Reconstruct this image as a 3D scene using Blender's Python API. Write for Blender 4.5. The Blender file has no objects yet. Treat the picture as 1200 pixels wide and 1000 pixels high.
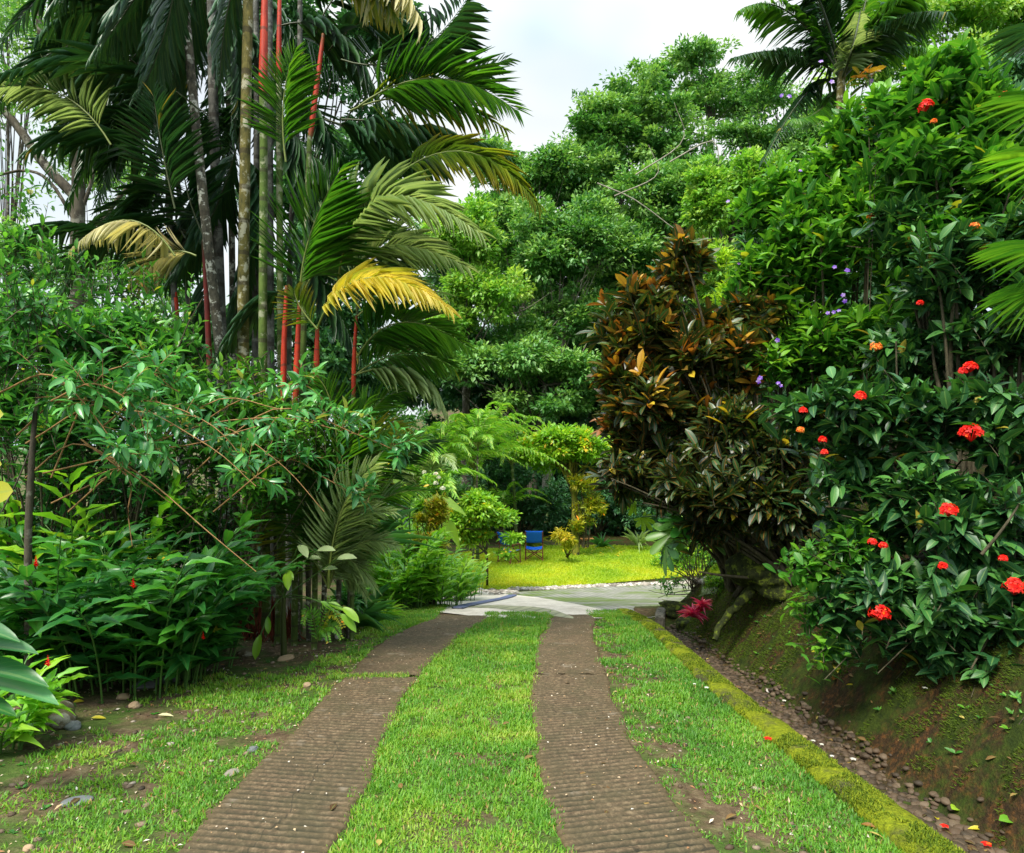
import bpy, math
import numpy as np
rng = np.random.default_rng(11)
scene = bpy.context.scene
COL = scene.collection
EYE = 1.42; F = 800.0; HY = 520.0
Z3 = np.array([0., 0., 1.])

# ------------------------------------------------------------------ numeric helpers
def A3(*v): return np.array(v, float)
def nrm(v):
    v = np.asarray(v, float); return v / np.maximum(np.linalg.norm(v, axis=-1, keepdims=True), 1e-9)
def sstep(a, b, x):
    t = np.clip((np.asarray(x, float) - a) / (b - a), 0, 1); return t * t * (3 - 2 * t)
_tab = np.random.default_rng(3).random((256, 256))
def vnoise(x, y):
    x = np.asarray(x, float); y = np.asarray(y, float)
    xi = np.floor(x).astype(int); yi = np.floor(y).astype(int); fx = x - xi; fy = y - yi
    fx = fx * fx * (3 - 2 * fx); fy = fy * fy * (3 - 2 * fy)
    g = lambda a, b: _tab[a & 255, b & 255]
    return (g(xi, yi) * (1 - fx) + g(xi + 1, yi) * fx) * (1 - fy) + (g(xi, yi + 1) * (1 - fx) + g(xi + 1, yi + 1) * fx) * fy
def fbm(x, y, o=4):
    s = 0; a = .5; 
    for i in range(o):
        s = s + a * vnoise(x * 2 ** i + 17.3 * i, y * 2 ** i + 5.1 * i); a *= .5
    return s / (1 - .5 ** o)

# ------------------------------------------------------------------ terrain height
KY = [-40, 0, 9, 11, 14, 17.5, 22, 29, 34, 60, 90, 600]
KZ = [0.6, 0, -.95, -1.22, -1.78, -2.30, -2.34, -2.3, -2.0, 6.5, 13, 16]
def H(X, Y):
    X = np.asarray(X, float); Y = np.asarray(Y, float)
    z = (np.interp(Y - .5, KY, KZ) + np.interp(Y, KY, KZ) * 2 + np.interp(Y + .5, KY, KZ)) / 4
    hill = np.maximum(z + 2.3, 0) * (Y > 29)
    z = z - hill * (1 - sstep(-22, 2, X)) * .9
    q = np.clip((X - 2.6) * 1.3, 0, 3.2); m = 1 - sstep(9.6 + q, 11.4 + q, Y)
    ditch = -.27 * sstep(1.84, 1.93, X) * (1 - sstep(10.2, 11.0, Y))
    bx = X + .18 * (fbm(Y * .9, X * .3) - .5)
    bank = np.interp(bx, [2.42, 2.62, 3.1, 3.7, 4.4, 6.5, 12, 60], [0, .28, .95, 1.45, 1.8, 2.3, 2.8, 4])
    rough = (fbm(X * 2.2, Y * 2.2) - .5) * .34 * sstep(2.5, 3.0, X) + (fbm(X * 8, Y * 8, 3) - .5) * .07 * sstep(2.4, 2.7, X)
    z = z + ditch + (bank + rough) * m
    far = sstep(11, 13, Y) * np.interp(X, [6, 9, 14, 60], [0, .5, 1.5, 4]) * (1 - m)
    z = z + far
    z = z + (fbm(X * 1.3 + 40, Y * 1.3) - .5) * .05 * sstep(-1.6, -2.2, X) + .10 * sstep(-2.6, -5, X)
    return z
def P(px, py, d):
    return A3((px - 600) / F * d, d, EYE + (HY - py) / F * d)
def G(px, py):
    """point of the terrain seen along a direction"""
    ds = np.concatenate([np.arange(.8, 30, .02), np.arange(30, 90, .2)])
    X = (px - 600) / F * ds; Zr = EYE + (HY - py) / F * ds
    k = np.argmax(Zr <= H(X, ds)); 
    return A3(X[k], ds[k], H(X[k], ds[k]))
def gnd(x, y): return A3(x, y, float(H(x, y)))
def gp(px, d): 
    x = (px - 600) / F * d; return gnd(x, d)

# ------------------------------------------------------------------ mesh accumulator
class Acc:
    def __init__(s): s.V = []; s.A = []; s.T = []; s.Q = []; s.TM = []; s.QM = []; s.n = 0
    def add(s, V, luv, T=None, Q=None, m=0):
        V = np.asarray(V, float).reshape(-1, 3)
        luv = np.broadcast_to(np.asarray(luv, float), V.shape)
        s.V.append(V); s.A.append(luv)
        if T is not None and len(T): s.T.append(np.asarray(T).reshape(-1, 3) + s.n); s.TM.append(np.full(len(s.T[-1]), m))
        if Q is not None and len(Q): s.Q.append(np.asarray(Q).reshape(-1, 4) + s.n); s.QM.append(np.full(len(s.Q[-1]), m))
        s.n += len(V)
    def build(s, name, mats, parent=None, smooth=True):
        V = np.concatenate(s.V); A = np.concatenate(s.A)
        if parent is not None: V = V - np.array(parent.location)
        T = np.concatenate(s.T) if s.T else np.zeros((0, 3), int); Q = np.concatenate(s.Q) if s.Q else np.zeros((0, 4), int)
        M = np.concatenate(s.TM + s.QM) if (s.TM or s.QM) else np.zeros(0, int)
        me = bpy.data.meshes.new(name)
        me.vertices.add(len(V)); me.vertices.foreach_set('co', V.astype(np.float32).ravel())
        L = np.concatenate([T.ravel(), Q.ravel()]).astype(np.int32)
        me.loops.add(len(L)); me.loops.foreach_set('vertex_index', L)
        st = np.concatenate([np.arange(len(T)) * 3, len(T) * 3 + np.arange(len(Q)) * 4]).astype(np.int32)
        me.polygons.add(len(st)); me.polygons.foreach_set('loop_start', st)
        me.polygons.foreach_set('material_index', M.astype(np.int32))
        me.polygons.foreach_set('use_smooth', np.full(len(st), smooth))
        at = me.attributes.new('luv', 'FLOAT_VECTOR', 'POINT'); at.data.foreach_set('vector', A.astype(np.float32).ravel())
        me.update(calc_edges=True)
        for m in (mats if isinstance(mats, (list, tuple)) else [mats]): me.materials.append(m)
        o = bpy.data.objects.new(name, me); COL.objects.link(o)
        if parent is not None: o.parent = parent
        return o
def tag(o, label=None, cat=None, group=None, kind=None):
    if label: o['label'] = label
    if cat: o['category'] = cat
    if group: o['group'] = group
    if kind: o['kind'] = kind
    return o
def empty(name, loc, label, cat, group=None):
    o = bpy.data.objects.new(name, None); COL.objects.link(o); o.location = tuple(float(v) for v in loc)
    o.empty_display_size = .1
    return tag(o, label, cat, group)
def dup(root, loc, rotz=0, scale=1, label=None):
    r = root.copy(); COL.objects.link(r); r.location = tuple(float(v) for v in loc); r.rotation_euler = (0, 0, rotz)
    r.scale = (scale,) * 3 if np.isscalar(scale) else scale
    if label: r['label'] = label
    for ch in list(root.children):
        c = ch.copy(); COL.objects.link(c); c.parent = r
        for g in ch.children:
            q = g.copy(); COL.objects.link(q); q.parent = c
    return r

# ------------------------------------------------------------------ leaf templates  (x across, y along, z up), luv = (u, v, -)
def leaf_t(segs=4, fold=.25, droop=.25, peak=.42, sharp=1.0, wave=0.0, cup=0):
    V = []; U = []
    for i in range(segs + 1):
        v = i / segs
        if v <= peak: w = math.sin(v / peak * math.pi / 2) ** .75
        else: w = math.cos((v - peak) / (1 - peak) * math.pi / 2) ** (.8 * sharp)
        w = max(w, .03) * .5
        z = -droop * v * v; y = v * (1 - .25 * droop * v)
        e = wave * math.sin(i * 2.4)
        V += [(-w, y, z + fold * w * .6 + e * w), (0, y, z), (w, y, z + fold * w * .6 - e * w)]
        U += [(0, v), (.5, v), (1, v)]
    Q = []
    for i in range(segs):
        a = i * 3; Q += [(a, a + 1, a + 4, a + 3), (a + 1, a + 2, a + 5, a + 4)]
    return dict(V=np.array(V), U=np.array(U), T=np.zeros((0, 3), int), Q=np.array(Q))
RH = dict(V=np.array([(0, 0, 0), (-.5, .45, .12), (0, 1, -.12), (.5, .45, .12)]), U=np.array([(.5, 0), (0, .45), (.5, 1), (1, .45)]),
          T=np.array([(0, 2, 1), (0, 3, 2)]), Q=np.zeros((0, 4), int))
BL = dict(V=np.array([(-.5, 0, 0), (.5, 0, 0), (-.42, .5, -.05), (.42, .5, -.05), (0, 1, -.3)]), U=np.array([(0, 0), (1, 0), (0, .5), (1, .5), (.5, 1)]),
          T=np.array([(2, 3, 4)]), Q=np.array([(0, 1, 3, 2)]))
LF = leaf_t(4, .3, .3); LF2 = leaf_t(3, .3, .22); LFL = leaf_t(6, .3, .45, .38, wave=.12); LFO = leaf_t(5, .28, .22, .66)
LTL = [leaf_t(4, .7, d, .22, .9) for d in (.08, .2, .45, .9)]
STR = [leaf_t(7, .8, d, .3, 1.) for d in (.25, .7, 1.2)]
def place(acc, t, Pn, D, N, S, W, rnd, m=0):
    Pn = np.asarray(Pn, float).reshape(-1, 3); n = len(Pn)
    D = nrm(np.broadcast_to(D, (n, 3))); N = np.broadcast_to(N, (n, 3)) + 1e-4
    N = nrm(N - (N * D).sum(1, keepdims=True) * D); X = np.cross(D, N)
    S = np.broadcast_to(S, n)[:, None, None]; W = np.broadcast_to(W, n)[:, None, None]
    v = t['V'][None]; k = v.shape[1]
    V = Pn[:, None] + v[..., 0:1] * W * X[:, None] + v[..., 1:2] * S * D[:, None] + v[..., 2:3] * (S * .6 + W * .4) * N[:, None]
    A = np.zeros((n, k, 3)); A[..., :2] = t['U'][None]; A[..., 2] = np.broadcast_to(rnd, n)[:, None]
    off = (np.arange(n) * k)[:, None, None]
    acc.add(V.reshape(-1, 3), A.reshape(-1, 3), (t['T'][None] + off).reshape(-1, 3) if len(t['T']) else None,
            (t['Q'][None] + off).reshape(-1, 4) if len(t['Q']) else None, m)
def bez(A, C, B, k):
    A, C, B = [np.asarray(a, float).reshape(-1, 1, 3) for a in (A, C, B)]
    t = np.linspace(0, 1, k)[None, :, None]
    return (1 - t) ** 2 * A + 2 * t * (1 - t) * C + t * t * B
def tubes(acc, Pc, R, sides=5, m=0, rnd=.5, closed=False):
    Pc = np.asarray(Pc, float)
    if Pc.ndim == 2: Pc = Pc[None]
    n, k, _ = Pc.shape; R = np.broadcast_to(R, (n, k))
    T = nrm(np.gradient(Pc, axis=1)); ref = np.where(np.abs(T[:, :1, 2:3]) > .8, A3(1, .1, 0), Z3)
    X = nrm(np.cross(T, ref)); Y = np.cross(T, X)
    a = np.linspace(0, 2 * np.pi, sides, endpoint=False)
    V = Pc[:, :, None] + R[:, :, None, None] * (np.cos(a)[None, None, :, None] * X[:, :, None] + np.sin(a)[None, None, :, None] * Y[:, :, None])
    i, j = np.meshgrid(np.arange(k - 1), np.arange(sides), indexing='ij'); j2 = (j + 1) % sides
    Q = np.stack([i * sides + j, i * sides + j2, (i + 1) * sides + j2, (i + 1) * sides + j], -1).reshape(-1, 4)
    Q = (Q[None] + (np.arange(n) * k * sides)[:, None, None]).reshape(-1, 4)
    A = np.zeros((n, k, sides, 3)); A[..., 0] = (np.arange(sides) / sides)[None, None]; A[..., 1] = np.linspace(0, 1, k)[None, :, None]
    A[..., 2] = np.broadcast_to(rnd, n)[:, None, None]
    acc.add(V.reshape(-1, 3), A.reshape(-1, 3), None, Q, m)
def path(pts, k):
    """smooth curve through points (Catmull-Rom)"""
    p = np.array(pts, float); p = np.vstack([2 * p[0] - p[1], p, 2 * p[-1] - p[-2]])
    out = []
    n = len(p) - 3
    for s in np.linspace(0, n - 1e-6, k):
        i = int(s); t = s - i; a, b, c, d = p[i:i + 4]
        out.append(.5 * (2 * b + (c - a) * t + (2 * a - 5 * b + 4 * c - d) * t * t + (3 * b - a - 3 * c + d) * t ** 3))
    return np.array(out)

# ------------------------------------------------------------------ materials
def new_mat(name):
    m = bpy.data.materials.new(name); m.use_nodes = True; nt = m.node_tree; nt.nodes.clear()
    o = nt.nodes.new('ShaderNodeOutputMaterial'); return m, nt, o
def ramp(nt, stops, fac=None):
    r = nt.nodes.new('ShaderNodeValToRGB'); e = r.color_ramp.elements
    while len(e) < len(stops): e.new(.5)
    for k, (p, c) in enumerate(stops): e[k].position = p; e[k].color = (*c, 1) if len(c) == 3 else c
    if fac is not None: nt.links.new(fac, r.inputs[0])
    return r.outputs[0]
def mixc(nt, f, a, b, mode='MIX'):
    n = nt.nodes.new('ShaderNodeMix'); n.data_type = 'RGBA'; n.blend_type = mode
    for i, v in ((0, f), (6, a), (7, b)):
        if isinstance(v, (int, float)): n.inputs[i].default_value = v
        elif isinstance(v, tuple): n.inputs[i].default_value = (*v[:3], 1)
        else: nt.links.new(v, n.inputs[i])
    return n.outputs[2]
def mth(nt, op, a, b=None, c=None):
    n = nt.nodes.new('ShaderNodeMath'); n.operation = op
    for i, v in enumerate((a, b, c)):
        if v is None: continue
        if isinstance(v, (int, float)): n.inputs[i].default_value = v
        else: nt.links.new(v, n.inputs[i])
    return n.outputs[0]
def noise(nt, scale, detail=4, rough=.6, vec=None, stretch=None):
    n = nt.nodes.new('ShaderNodeTexNoise'); n.inputs['Scale'].default_value = scale; n.inputs['Detail'].default_value = detail
    n.inputs['Roughness'].default_value = rough
    tc = nt.nodes.new('ShaderNodeTexCoord'); v = tc.outputs['Object'] if vec is None else vec
    if stretch:
        mp = nt.nodes.new('ShaderNodeMapping'); mp.inputs['Scale'].default_value = stretch; nt.links.new(v, mp.inputs[0]); v = mp.outputs[0]
    nt.links.new(v, n.inputs['Vector']); return n.outputs[0]
def bsdf(nt, col, rough=.5, spec=.5, bump=None, bs=.5, bd=.01):
    b = nt.nodes.new('ShaderNodeBsdfPrincipled')
    if isinstance(col, tuple): b.inputs['Base Color'].default_value = (*col, 1)
    else: nt.links.new(col, b.inputs['Base Color'])
    if isinstance(rough, (int, float)): b.inputs['Roughness'].default_value = rough
    else: nt.links.new(rough, b.inputs['Roughness'])
    b.inputs['Specular IOR Level'].default_value = spec
    if bump is not None:
        n = nt.nodes.new('ShaderNodeBump'); n.inputs['Strength'].default_value = bs; n.inputs['Distance'].default_value = bd
        nt.links.new(bump, n.inputs['Height']); nt.links.new(n.outputs[0], b.inputs['Normal'])
    return b
def luv(nt):
    a = nt.nodes.new('ShaderNodeAttribute'); a.attribute_name = 'luv'; s = nt.nodes.new('ShaderNodeSeparateXYZ')
    nt.links.new(a.outputs['Vector'], s.inputs[0]); return s.outputs
def leaf_mat(name, stops, rough=.42, spec=.5, trans=.3, rib=.35, tip=None, ribcol=None):
    m, nt, o = new_mat(name); u, v, r = luv(nt)
    c = ramp(nt, stops, r)
    if tip: c = mixc(nt, mth(nt, 'MULTIPLY', mth(nt, 'POWER', v, 2.5), tip[1]), c, tip[0])
    if rib:
        d = mth(nt, 'ABSOLUTE', mth(nt, 'SUBTRACT', u, .5)); k = mth(nt, 'LESS_THAN', d, .06)
        side = mth(nt, 'PINGPONG', mth(nt, 'ADD', mth(nt, 'MULTIPLY', v, 9.0), mth(nt, 'MULTIPLY', d, -6.0)), .5)
        k2 = mth(nt, 'MULTIPLY', mth(nt, 'LESS_THAN', side, .07), .35)
        k = mth(nt, 'MULTIPLY', mth(nt, 'MAXIMUM', k, k2), rib)
        c = mixc(nt, k, c, ribcol or (.25, .4, .1))
    n = noise(nt, 9, 2); c = mixc(nt, mth(nt, 'MULTIPLY', n, .35), c, mixc(nt, 1.0, c, (.45, .5, .4), 'MULTIPLY'))
    b = bsdf(nt, c, rough, spec)
    t = nt.nodes.new('ShaderNodeBsdfTranslucent'); nt.links.new(mixc(nt, 1.0, c, (1.5, 1.45, .7), 'MULTIPLY'), t.inputs[0])
    mx = nt.nodes.new('ShaderNodeMixShader'); mx.inputs[0].default_value = trans
    nt.links.new(b.outputs[0], mx.inputs[1]); nt.links.new(t.outputs[0], mx.inputs[2]); nt.links.new(mx.outputs[0], o.inputs[0])
    return m
def bark_mat(name, c1, c2, c3=None, scale=18, rings=0, rough=.85):
    m, nt, o = new_mat(name)
    n = noise(nt, scale, 6, .7, stretch=(1, 1, .45)); c = ramp(nt, [(.35, c1), (.62, c2)], n)
    if c3: c = mixc(nt, ramp(nt, [(.54, (0, 0, 0)), (.6, (1, 1, 1))], noise(nt, scale * .55, 5, .65)), c, c3)
    h = n
    if rings:
        u, v, r = luv(nt); w = mth(nt, 'PINGPONG', mth(nt, 'MULTIPLY', v, rings), .5)
        k = mth(nt, 'LESS_THAN', w, .07); c = mixc(nt, mth(nt, 'MULTIPLY', k, .6), c, (.05, .04, .03)); h = mth(nt, 'SUBTRACT', n, mth(nt, 'MULTIPLY', k, .4))
    nt.links.new(bsdf(nt, c, rough, .2, h, .7, .02).outputs[0], o.inputs[0]); return m
def plain(name, col, rough=.6, spec=.4, n=0, bs=.3):
    m, nt, o = new_mat(name)
    c = col; h = None
    if n: h = noise(nt, n, 5); c = mixc(nt, h, tuple(x * .7 for x in col), tuple(min(1, x * 1.2) for x in col))
    nt.links.new(bsdf(nt, c, rough, spec, h, bs).outputs[0], o.inputs[0]); return m
g3 = lambda a, b, c: [(0, a), (.52, b), (.93, c), (.965, c), (1, (max(c[0] * 2.2, .4), max(c[1], .32), c[2]))]
h3 = lambda a, b, c: [(0, a), (.5, b), (1, c)]
M = {}
M['ixora'] = leaf_mat('ixora_leaf', g3((.009, .05, .019), (.020, .095, .028), (.08, .26, .04)), .42, .45, .2, .4)
M['brun'] = leaf_mat('shrub_leaf', g3((.015, .085, .014), (.05, .22, .02), (.20, .46, .03)), .45, .4, .36)
M['croton_c'] = leaf_mat('copper_leaf', [(0, (.010, .026, .010)), (.36, (.022, .075, .018)), (.62, (.05, .12, .018)), (.74, (.14, .12, .018)), (.84, (.30, .10, .014)), (.91, (.50, .19, .03)), (1, (.70, .52, .04))], .36, .6, .25, .5, ribcol=(.45, .16, .03))
M['croton_y'] = leaf_mat('yellow_leaf', g3((.10, .22, .01), (.42, .45, .02), (.70, .52, .03)), .42, .5, .35, .3)
M['lime'] = leaf_mat('lime_leaf', g3((.08, .26, .015), (.20, .46, .025), (.42, .62, .04)), .42, .5, .38, .2)
M['left'] = leaf_mat('hedge_leaf', g3((.014, .085, .024), (.04, .20, .04), (.15, .44, .05)), .38, .55, .35)
M['blue'] = leaf_mat('glossy_leaf', g3((.022, .13, .035), (.055, .26, .07), (.14, .44, .10)), .3, .6, .28)
M['ging'] = leaf_mat('ginger_leaf', g3((.010, .075, .020), (.026, .165, .03), (.09, .34, .035)), .36, .6, .36, .3)
M['gingb'] = leaf_mat('bright_ginger_leaf', g3((.07, .28, .02), (.17, .46, .03), (.38, .62, .05)), .36, .6, .38, .3)
M['pd'] = leaf_mat('palm_leaflet_dark', g3((.012, .055, .020), (.026, .10, .032), (.06, .17, .04)), .38, .6, .25, .25)
M['pg'] = leaf_mat('palm_leaflet_green', g3((.03, .13, .015), (.075, .25, .02), (.18, .38, .03)), .38, .6, .4, .25)
M['pp'] = leaf_mat('palm_leaflet_pale', g3((.20, .30, .12), (.34, .46, .22), (.50, .58, .32)), .5, .4, .4, .15)
M['po'] = leaf_mat('palm_leaflet_olive', g3((.05, .12, .015), (.13, .24, .02), (.30, .36, .03)), .4, .5, .38, .25, tip=((.6, .38, .03), .6))
M['py'] = leaf_mat('palm_leaflet_yellow', [(0, (.26, .36, .03)), (.45, (.66, .56, .08)), (1, (.86, .70, .24))], .5, .4, .4, .15)
M['pc'] = leaf_mat('palm_leaflet_dry', g3((.44, .40, .24), (.66, .60, .36), (.80, .72, .42)), .6, .3, .35, .15)
M['areca'] = leaf_mat('areca_leaflet', g3((.08, .26, .02), (.20, .46, .04), (.50, .66, .10)), .4, .5, .4, .15)
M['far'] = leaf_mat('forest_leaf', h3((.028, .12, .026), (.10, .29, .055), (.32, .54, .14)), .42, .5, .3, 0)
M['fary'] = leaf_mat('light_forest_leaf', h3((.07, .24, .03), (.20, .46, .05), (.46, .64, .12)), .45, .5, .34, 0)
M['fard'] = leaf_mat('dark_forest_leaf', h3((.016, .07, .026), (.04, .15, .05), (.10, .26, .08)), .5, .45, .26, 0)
M['strap'] = leaf_mat('strap_leaf', g3((.04, .17, .05), (.09, .30, .09), (.18, .44, .10)), .34, .6, .3, .2)
M['grass'] = leaf_mat('grass_blade', [(0, (.06, .19, .02)), (.35, (.13, .33, .025)), (.65, (.26, .43, .035)), (.9, (.42, .48, .08)), (1, (.46, .29, .11))], .5, .4, .35, 0)
M['lawng'] = leaf_mat('lawn_blade', h3((.16, .34, .012), (.36, .50, .015), (.66, .60, .02)), .5, .4, .35, 0)
M['moss'] = leaf_mat('moss_tuft', h3((.045, .08, .008), (.13, .20, .012), (.30, .34, .02)), .8, .2, .3, 0)
M['red'] = leaf_mat('red_petal', g3((.62, .008, .008), (.85, .015, .01), (.95, .05, .02)), .5, .3, .3, 0)
M['orangef'] = leaf_mat('orange_petal', g3((.7, .12, .01), (.85, .2, .02), (.9, .4, .05)), .5, .3, .3, 0)
M['purple'] = leaf_mat('violet_petal', g3((.16, .05, .6), (.3, .12, .75), (.6, .45, .85)), .5, .3, .35, 0)
M['pink'] = leaf_mat('pink_bract', g3((.55, .01, .08), (.85, .03, .2), (.9, .2, .35)), .4, .4, .3, .2, ribcol=(.8, .3, .4))
M['white'] = leaf_mat('white_petal', g3((.7, .7, .66), (.82, .82, .78), (.86, .86, .8)), .5, .3, .35, 0)
M['stem'] = bark_mat('woody_stem', (.035, .032, .018), (.10, .085, .05), scale=30)
M['twig'] = bark_mat('tan_twig', (.22, .12, .05), (.38, .22, .09), scale=30)
M['gstem'] = plain('green_stem', (.07, .16, .03), .5, .4, 20)
M['rachis'] = plain('palm_rachis', (.16, .20, .04), .45, .4, 10)
M['rachisd'] = plain('palm_rachis_dark', (.045, .06, .015), .45, .4, 10)
M['bark'] = bark_mat('forest_bark', (.03, .026, .02), (.10, .085, .06), (.2,.19,.15), scale=7)
M['barkp'] = bark_mat('pale_bark', (.18, .16, .12), (.36, .33, .26), scale=8)
M['ptr'] = bark_mat('palm_trunk_lichen', (.035, .035, .028), (.16, .14, .10), (.60, .58, .50), 20, 22)
M['ptd'] = bark_mat('palm_trunk_dark', (.05, .05, .045), (.16, .16, .14), (.24, .24, .21), 14, 22)
M['pty'] = bark_mat('palm_trunk_mossy', (.06, .06, .02), (.20, .17, .05), (.42, .40, .28), 15, 22)
M['ptg'] = bark_mat('palm_trunk_green', (.05, .09, .02), (.12, .18, .04), (.3, .32, .2), 12, 20)
M['shaft'] = bark_mat('red_crownshaft', (.26, .014, .008), (.58, .05, .018), (.30, .10, .03), 9, 5, rough=.5)
M['shaftd'] = bark_mat('deep_red_crownshaft', (.09, .010, .008), (.22, .02, .012), (.08, .04, .02), 9, 5, rough=.5)
def shaft_mat(name, c1, c2):
    m, nt, o = new_mat(name); u, v, r = luv(nt); n = noise(nt, 14, 6, .7, stretch=(1, 1, .2)); c = ramp(nt, [(.3, c1), (.65, c2)], n)
    c = mixc(nt, ramp(nt, [(.0, (.9, .9, .9)), (.16, (0, 0, 0)), (.86, (0, 0, 0)), (1, (.6, .6, .6))], v), c, (.10, .12, .03))
    c = mixc(nt, ramp(nt, [(.58, (0, 0, 0)), (.66, (.7, .7, .7))], noise(nt, 30, 5, .7)), c, (.09, .035, .02))
    w_ = mth(nt, 'PINGPONG', mth(nt, 'MULTIPLY', mth(nt, 'ADD', v, mth(nt, 'MULTIPLY', n, .05)), 3.0), .5); k = mth(nt, 'LESS_THAN', w_, .03); c = mixc(nt, mth(nt, 'MULTIPLY', k, .7), c, (.10, .04, .02))
    nt.links.new(bsdf(nt, c, .5, .35, n, .5, .01).outputs[0], o.inputs[0]); return m
M['shaft'] = shaft_mat('red_crownshaft', (.24, .014, .008), (.60, .055, .018)); M['shaftd'] = shaft_mat('deep_red_crownshaft', (.07, .008, .006), (.20, .02, .012))
M['mosst'] = bark_mat('mossy_trunk', (.10, .13, .02), (.28, .26, .04), (.05, .05, .03), 9)
M['wood'] = bark_mat('chair_wood', (.10, .035, .02), (.22, .08, .04), scale=20, rough=.5)
M['owood'] = bark_mat('orange_wood', (.35, .14, .04), (.6, .28, .08), scale=12, rough=.6)
M['canvas'] = plain('blue_canvas', (.010, .13, .72), .75, .2, 60, .15)
M['wave_c'] = None

# ------------------------------------------------------------------ plant makers
def sample_blobs(blobs, n, inner=.5, r=rng, low=.25):
    """blobs: (centre, (rx,ry,rz)). points mostly towards the shell + outward direction"""
    nb_ = []
    for c_, R_ in blobs:
        c_ = np.array(c_, float); R_ = np.array(R_, float)
        if R_.max() < .26: nb_.append((c_, R_)); continue
        nb_.append((c_, R_ * .62)); m_ = 6 if R_.max() < 1 else 9
        for q_ in range(m_):
            u_ = nrm(r.normal(size=3)); u_[2] = u_[2] if u_[2] > -.3 else -u_[2] * .5
            nb_.append((c_ + u_ * R_ * (.45 + .4 * r.random()), R_ * (.26 + .26 * r.random()) * (A3(1, 1, 1) * .7 + .6 * r.random(3))))
    blobs = nb_
    w = np.array([b[1][0] * b[1][2] + b[1][1] * b[1][2] for b in blobs]); w = w / w.sum()
    k = r.choice(len(blobs), n, p=w); C = np.array([b[0] for b in blobs])[k]; R = np.array([b[1] for b in blobs], float)[k]
    u = nrm(r.normal(size=(n, 3))); u[:, 2] = np.where((u[:, 2] < -low) & (r.random(n) < .6), -u[:, 2], u[:, 2])
    rad = inner + (1 - inner) * r.random(n) ** .6
    lump = .66 + .68 * fbm(u[:, 0] * 2.3 + k * 3.1, u[:, 2] * 2.3 + u[:, 1] * 1.7, 3)
    return C + u * R * (rad * lump)[:, None], u, C
def frames(T):
    ref = np.where(np.abs(T[..., 2:3]) > .9, A3(1, 0, 0), Z3); U = nrm(np.cross(T, ref)); return U, np.cross(T, U)
def leaves_on(acc, Pc, m, t0, tm, size, ratio, spread=1.0, grav=.2, upk=.8, r=rng, m_i=0, young=.25, base=.0, rsp=.55, mask=None):
    n, k, _ = Pc.shape
    t = t0 + (1 - t0) * (np.arange(m)[None] + r.random((n, m)) * .7) / max(m - .3, 1); t = np.clip(t, 0, .999)
    x = t * (k - 1); i = np.floor(x).astype(int); f = (x - i)[..., None]; a = np.arange(n)[:, None]
    pos = Pc[a, i] * (1 - f) + Pc[a, i + 1] * f; T = nrm(Pc[a, i + 1] - Pc[a, i])
    U, V = frames(T); ph = (np.arange(m) * 2.4)[None] + r.random((n, 1)) * 6.28 + r.normal(0, .3, (n, m))
    rad = np.cos(ph)[..., None] * U + np.sin(ph)[..., None] * V
    sp = spread * (1 - .45 * t)[..., None] + r.normal(0, .15, (n, m, 1))
    D = nrm(T * np.cos(sp) + rad * np.sin(sp) - Z3 * grav * (.6 + .8 * r.random((n, m, 1))))
    N = nrm(T - (T * D).sum(-1, keepdims=True) * D) * (1 - upk) + Z3 * upk + r.normal(0, .22, (n, m, 3))
    S = size * (.5 + .7 * r.random((n, m))) * (1 - .35 * np.clip(t - .6, 0, 1))
    rn = np.clip(base + r.random((n, 1)) * rsp + r.random((n, m)) * (.9 - rsp) * .7 + young * np.clip((t - t0) / (1 - t0), 0, 1) ** 2, 0, .95)
    rn = np.where(r.random((n, m)) < .012, 1., rn)
    Pq, Dq, Nq, Sq, Rq = pos.reshape(-1, 3), D.reshape(-1, 3), N.reshape(-1, 3), S.ravel(), rn.ravel()
    place(acc, tm, Pq, Dq, Nq, Sq, Sq * ratio * (.85 + .3 * r.random(len(Sq))), Rq, m_i)
def shoots(tips, u, L, up=.5, sag=.25, k=4, r=rng):
    n = len(tips); L = L * (.6 + .8 * r.random((n, 1)))
    d = nrm(u * .8 + Z3 * up + r.normal(0, .35, (n, 3)))
    A = tips - d * L; C = tips - d * L * .45 + Z3 * sag * L * .5
    return bez(A, C, tips, k)
def shrub(name, label, cat, base, blobs, n, L, m, tm, size, ratio, mat, stemmat=None, group=None, up=.5, spread=1.0, grav=.2, upk=.7,
          inner=.5, stems=14, srad=.02, young=.3, t0=.15, twr=.004, base_r=0., rsp=.55, bases=None, low=.25, foliage='foliage'):
    root = empty(name, base, label, cat, group)
    tips, u, C = sample_blobs(blobs, n, inner, low=low); S = shoots(tips, u, L, up)
    a = Acc(); leaves_on(a, S, m, t0, tm, size, ratio, spread, grav, upk, young=young, base=base_r, rsp=rsp)
    f = a.build(foliage, mat, root)
    s = Acc(); tubes(s, S[:, 1:], np.linspace(twr * 1.2, twr * .5, S.shape[1] - 1)[None], 3)
    k = rng.choice(n, min(stems, n), replace=False); B = S[k, 0]
    Bs = np.array(base)[None] + rng.normal(0, .08, (len(k), 3)) * A3(1, 1, 0)
    if bases is not None: bb = np.array(bases); Bs = bb[np.argmin(((B[:, None, :2] - bb[None, :, :2]) ** 2).sum(-1), 1)] + rng.normal(0, .07, (len(k), 3)) * A3(1, 1, 0)
    Bs = Bs - Z3 * .05
    Cc = Bs * .45 + B * .55 + Z3 * np.abs(B - Bs)[:, 2:3] * .25 + rng.normal(0, .08, (len(k), 3))
    tubes(s, bez(Bs, Cc, B, 8), (np.linspace(srad, srad * .3, 8))[None] * (.6 + .6 * rng.random((len(k), 1))), 5)
    s.build('stem', stemmat or M['stem'], root)
    return root
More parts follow.
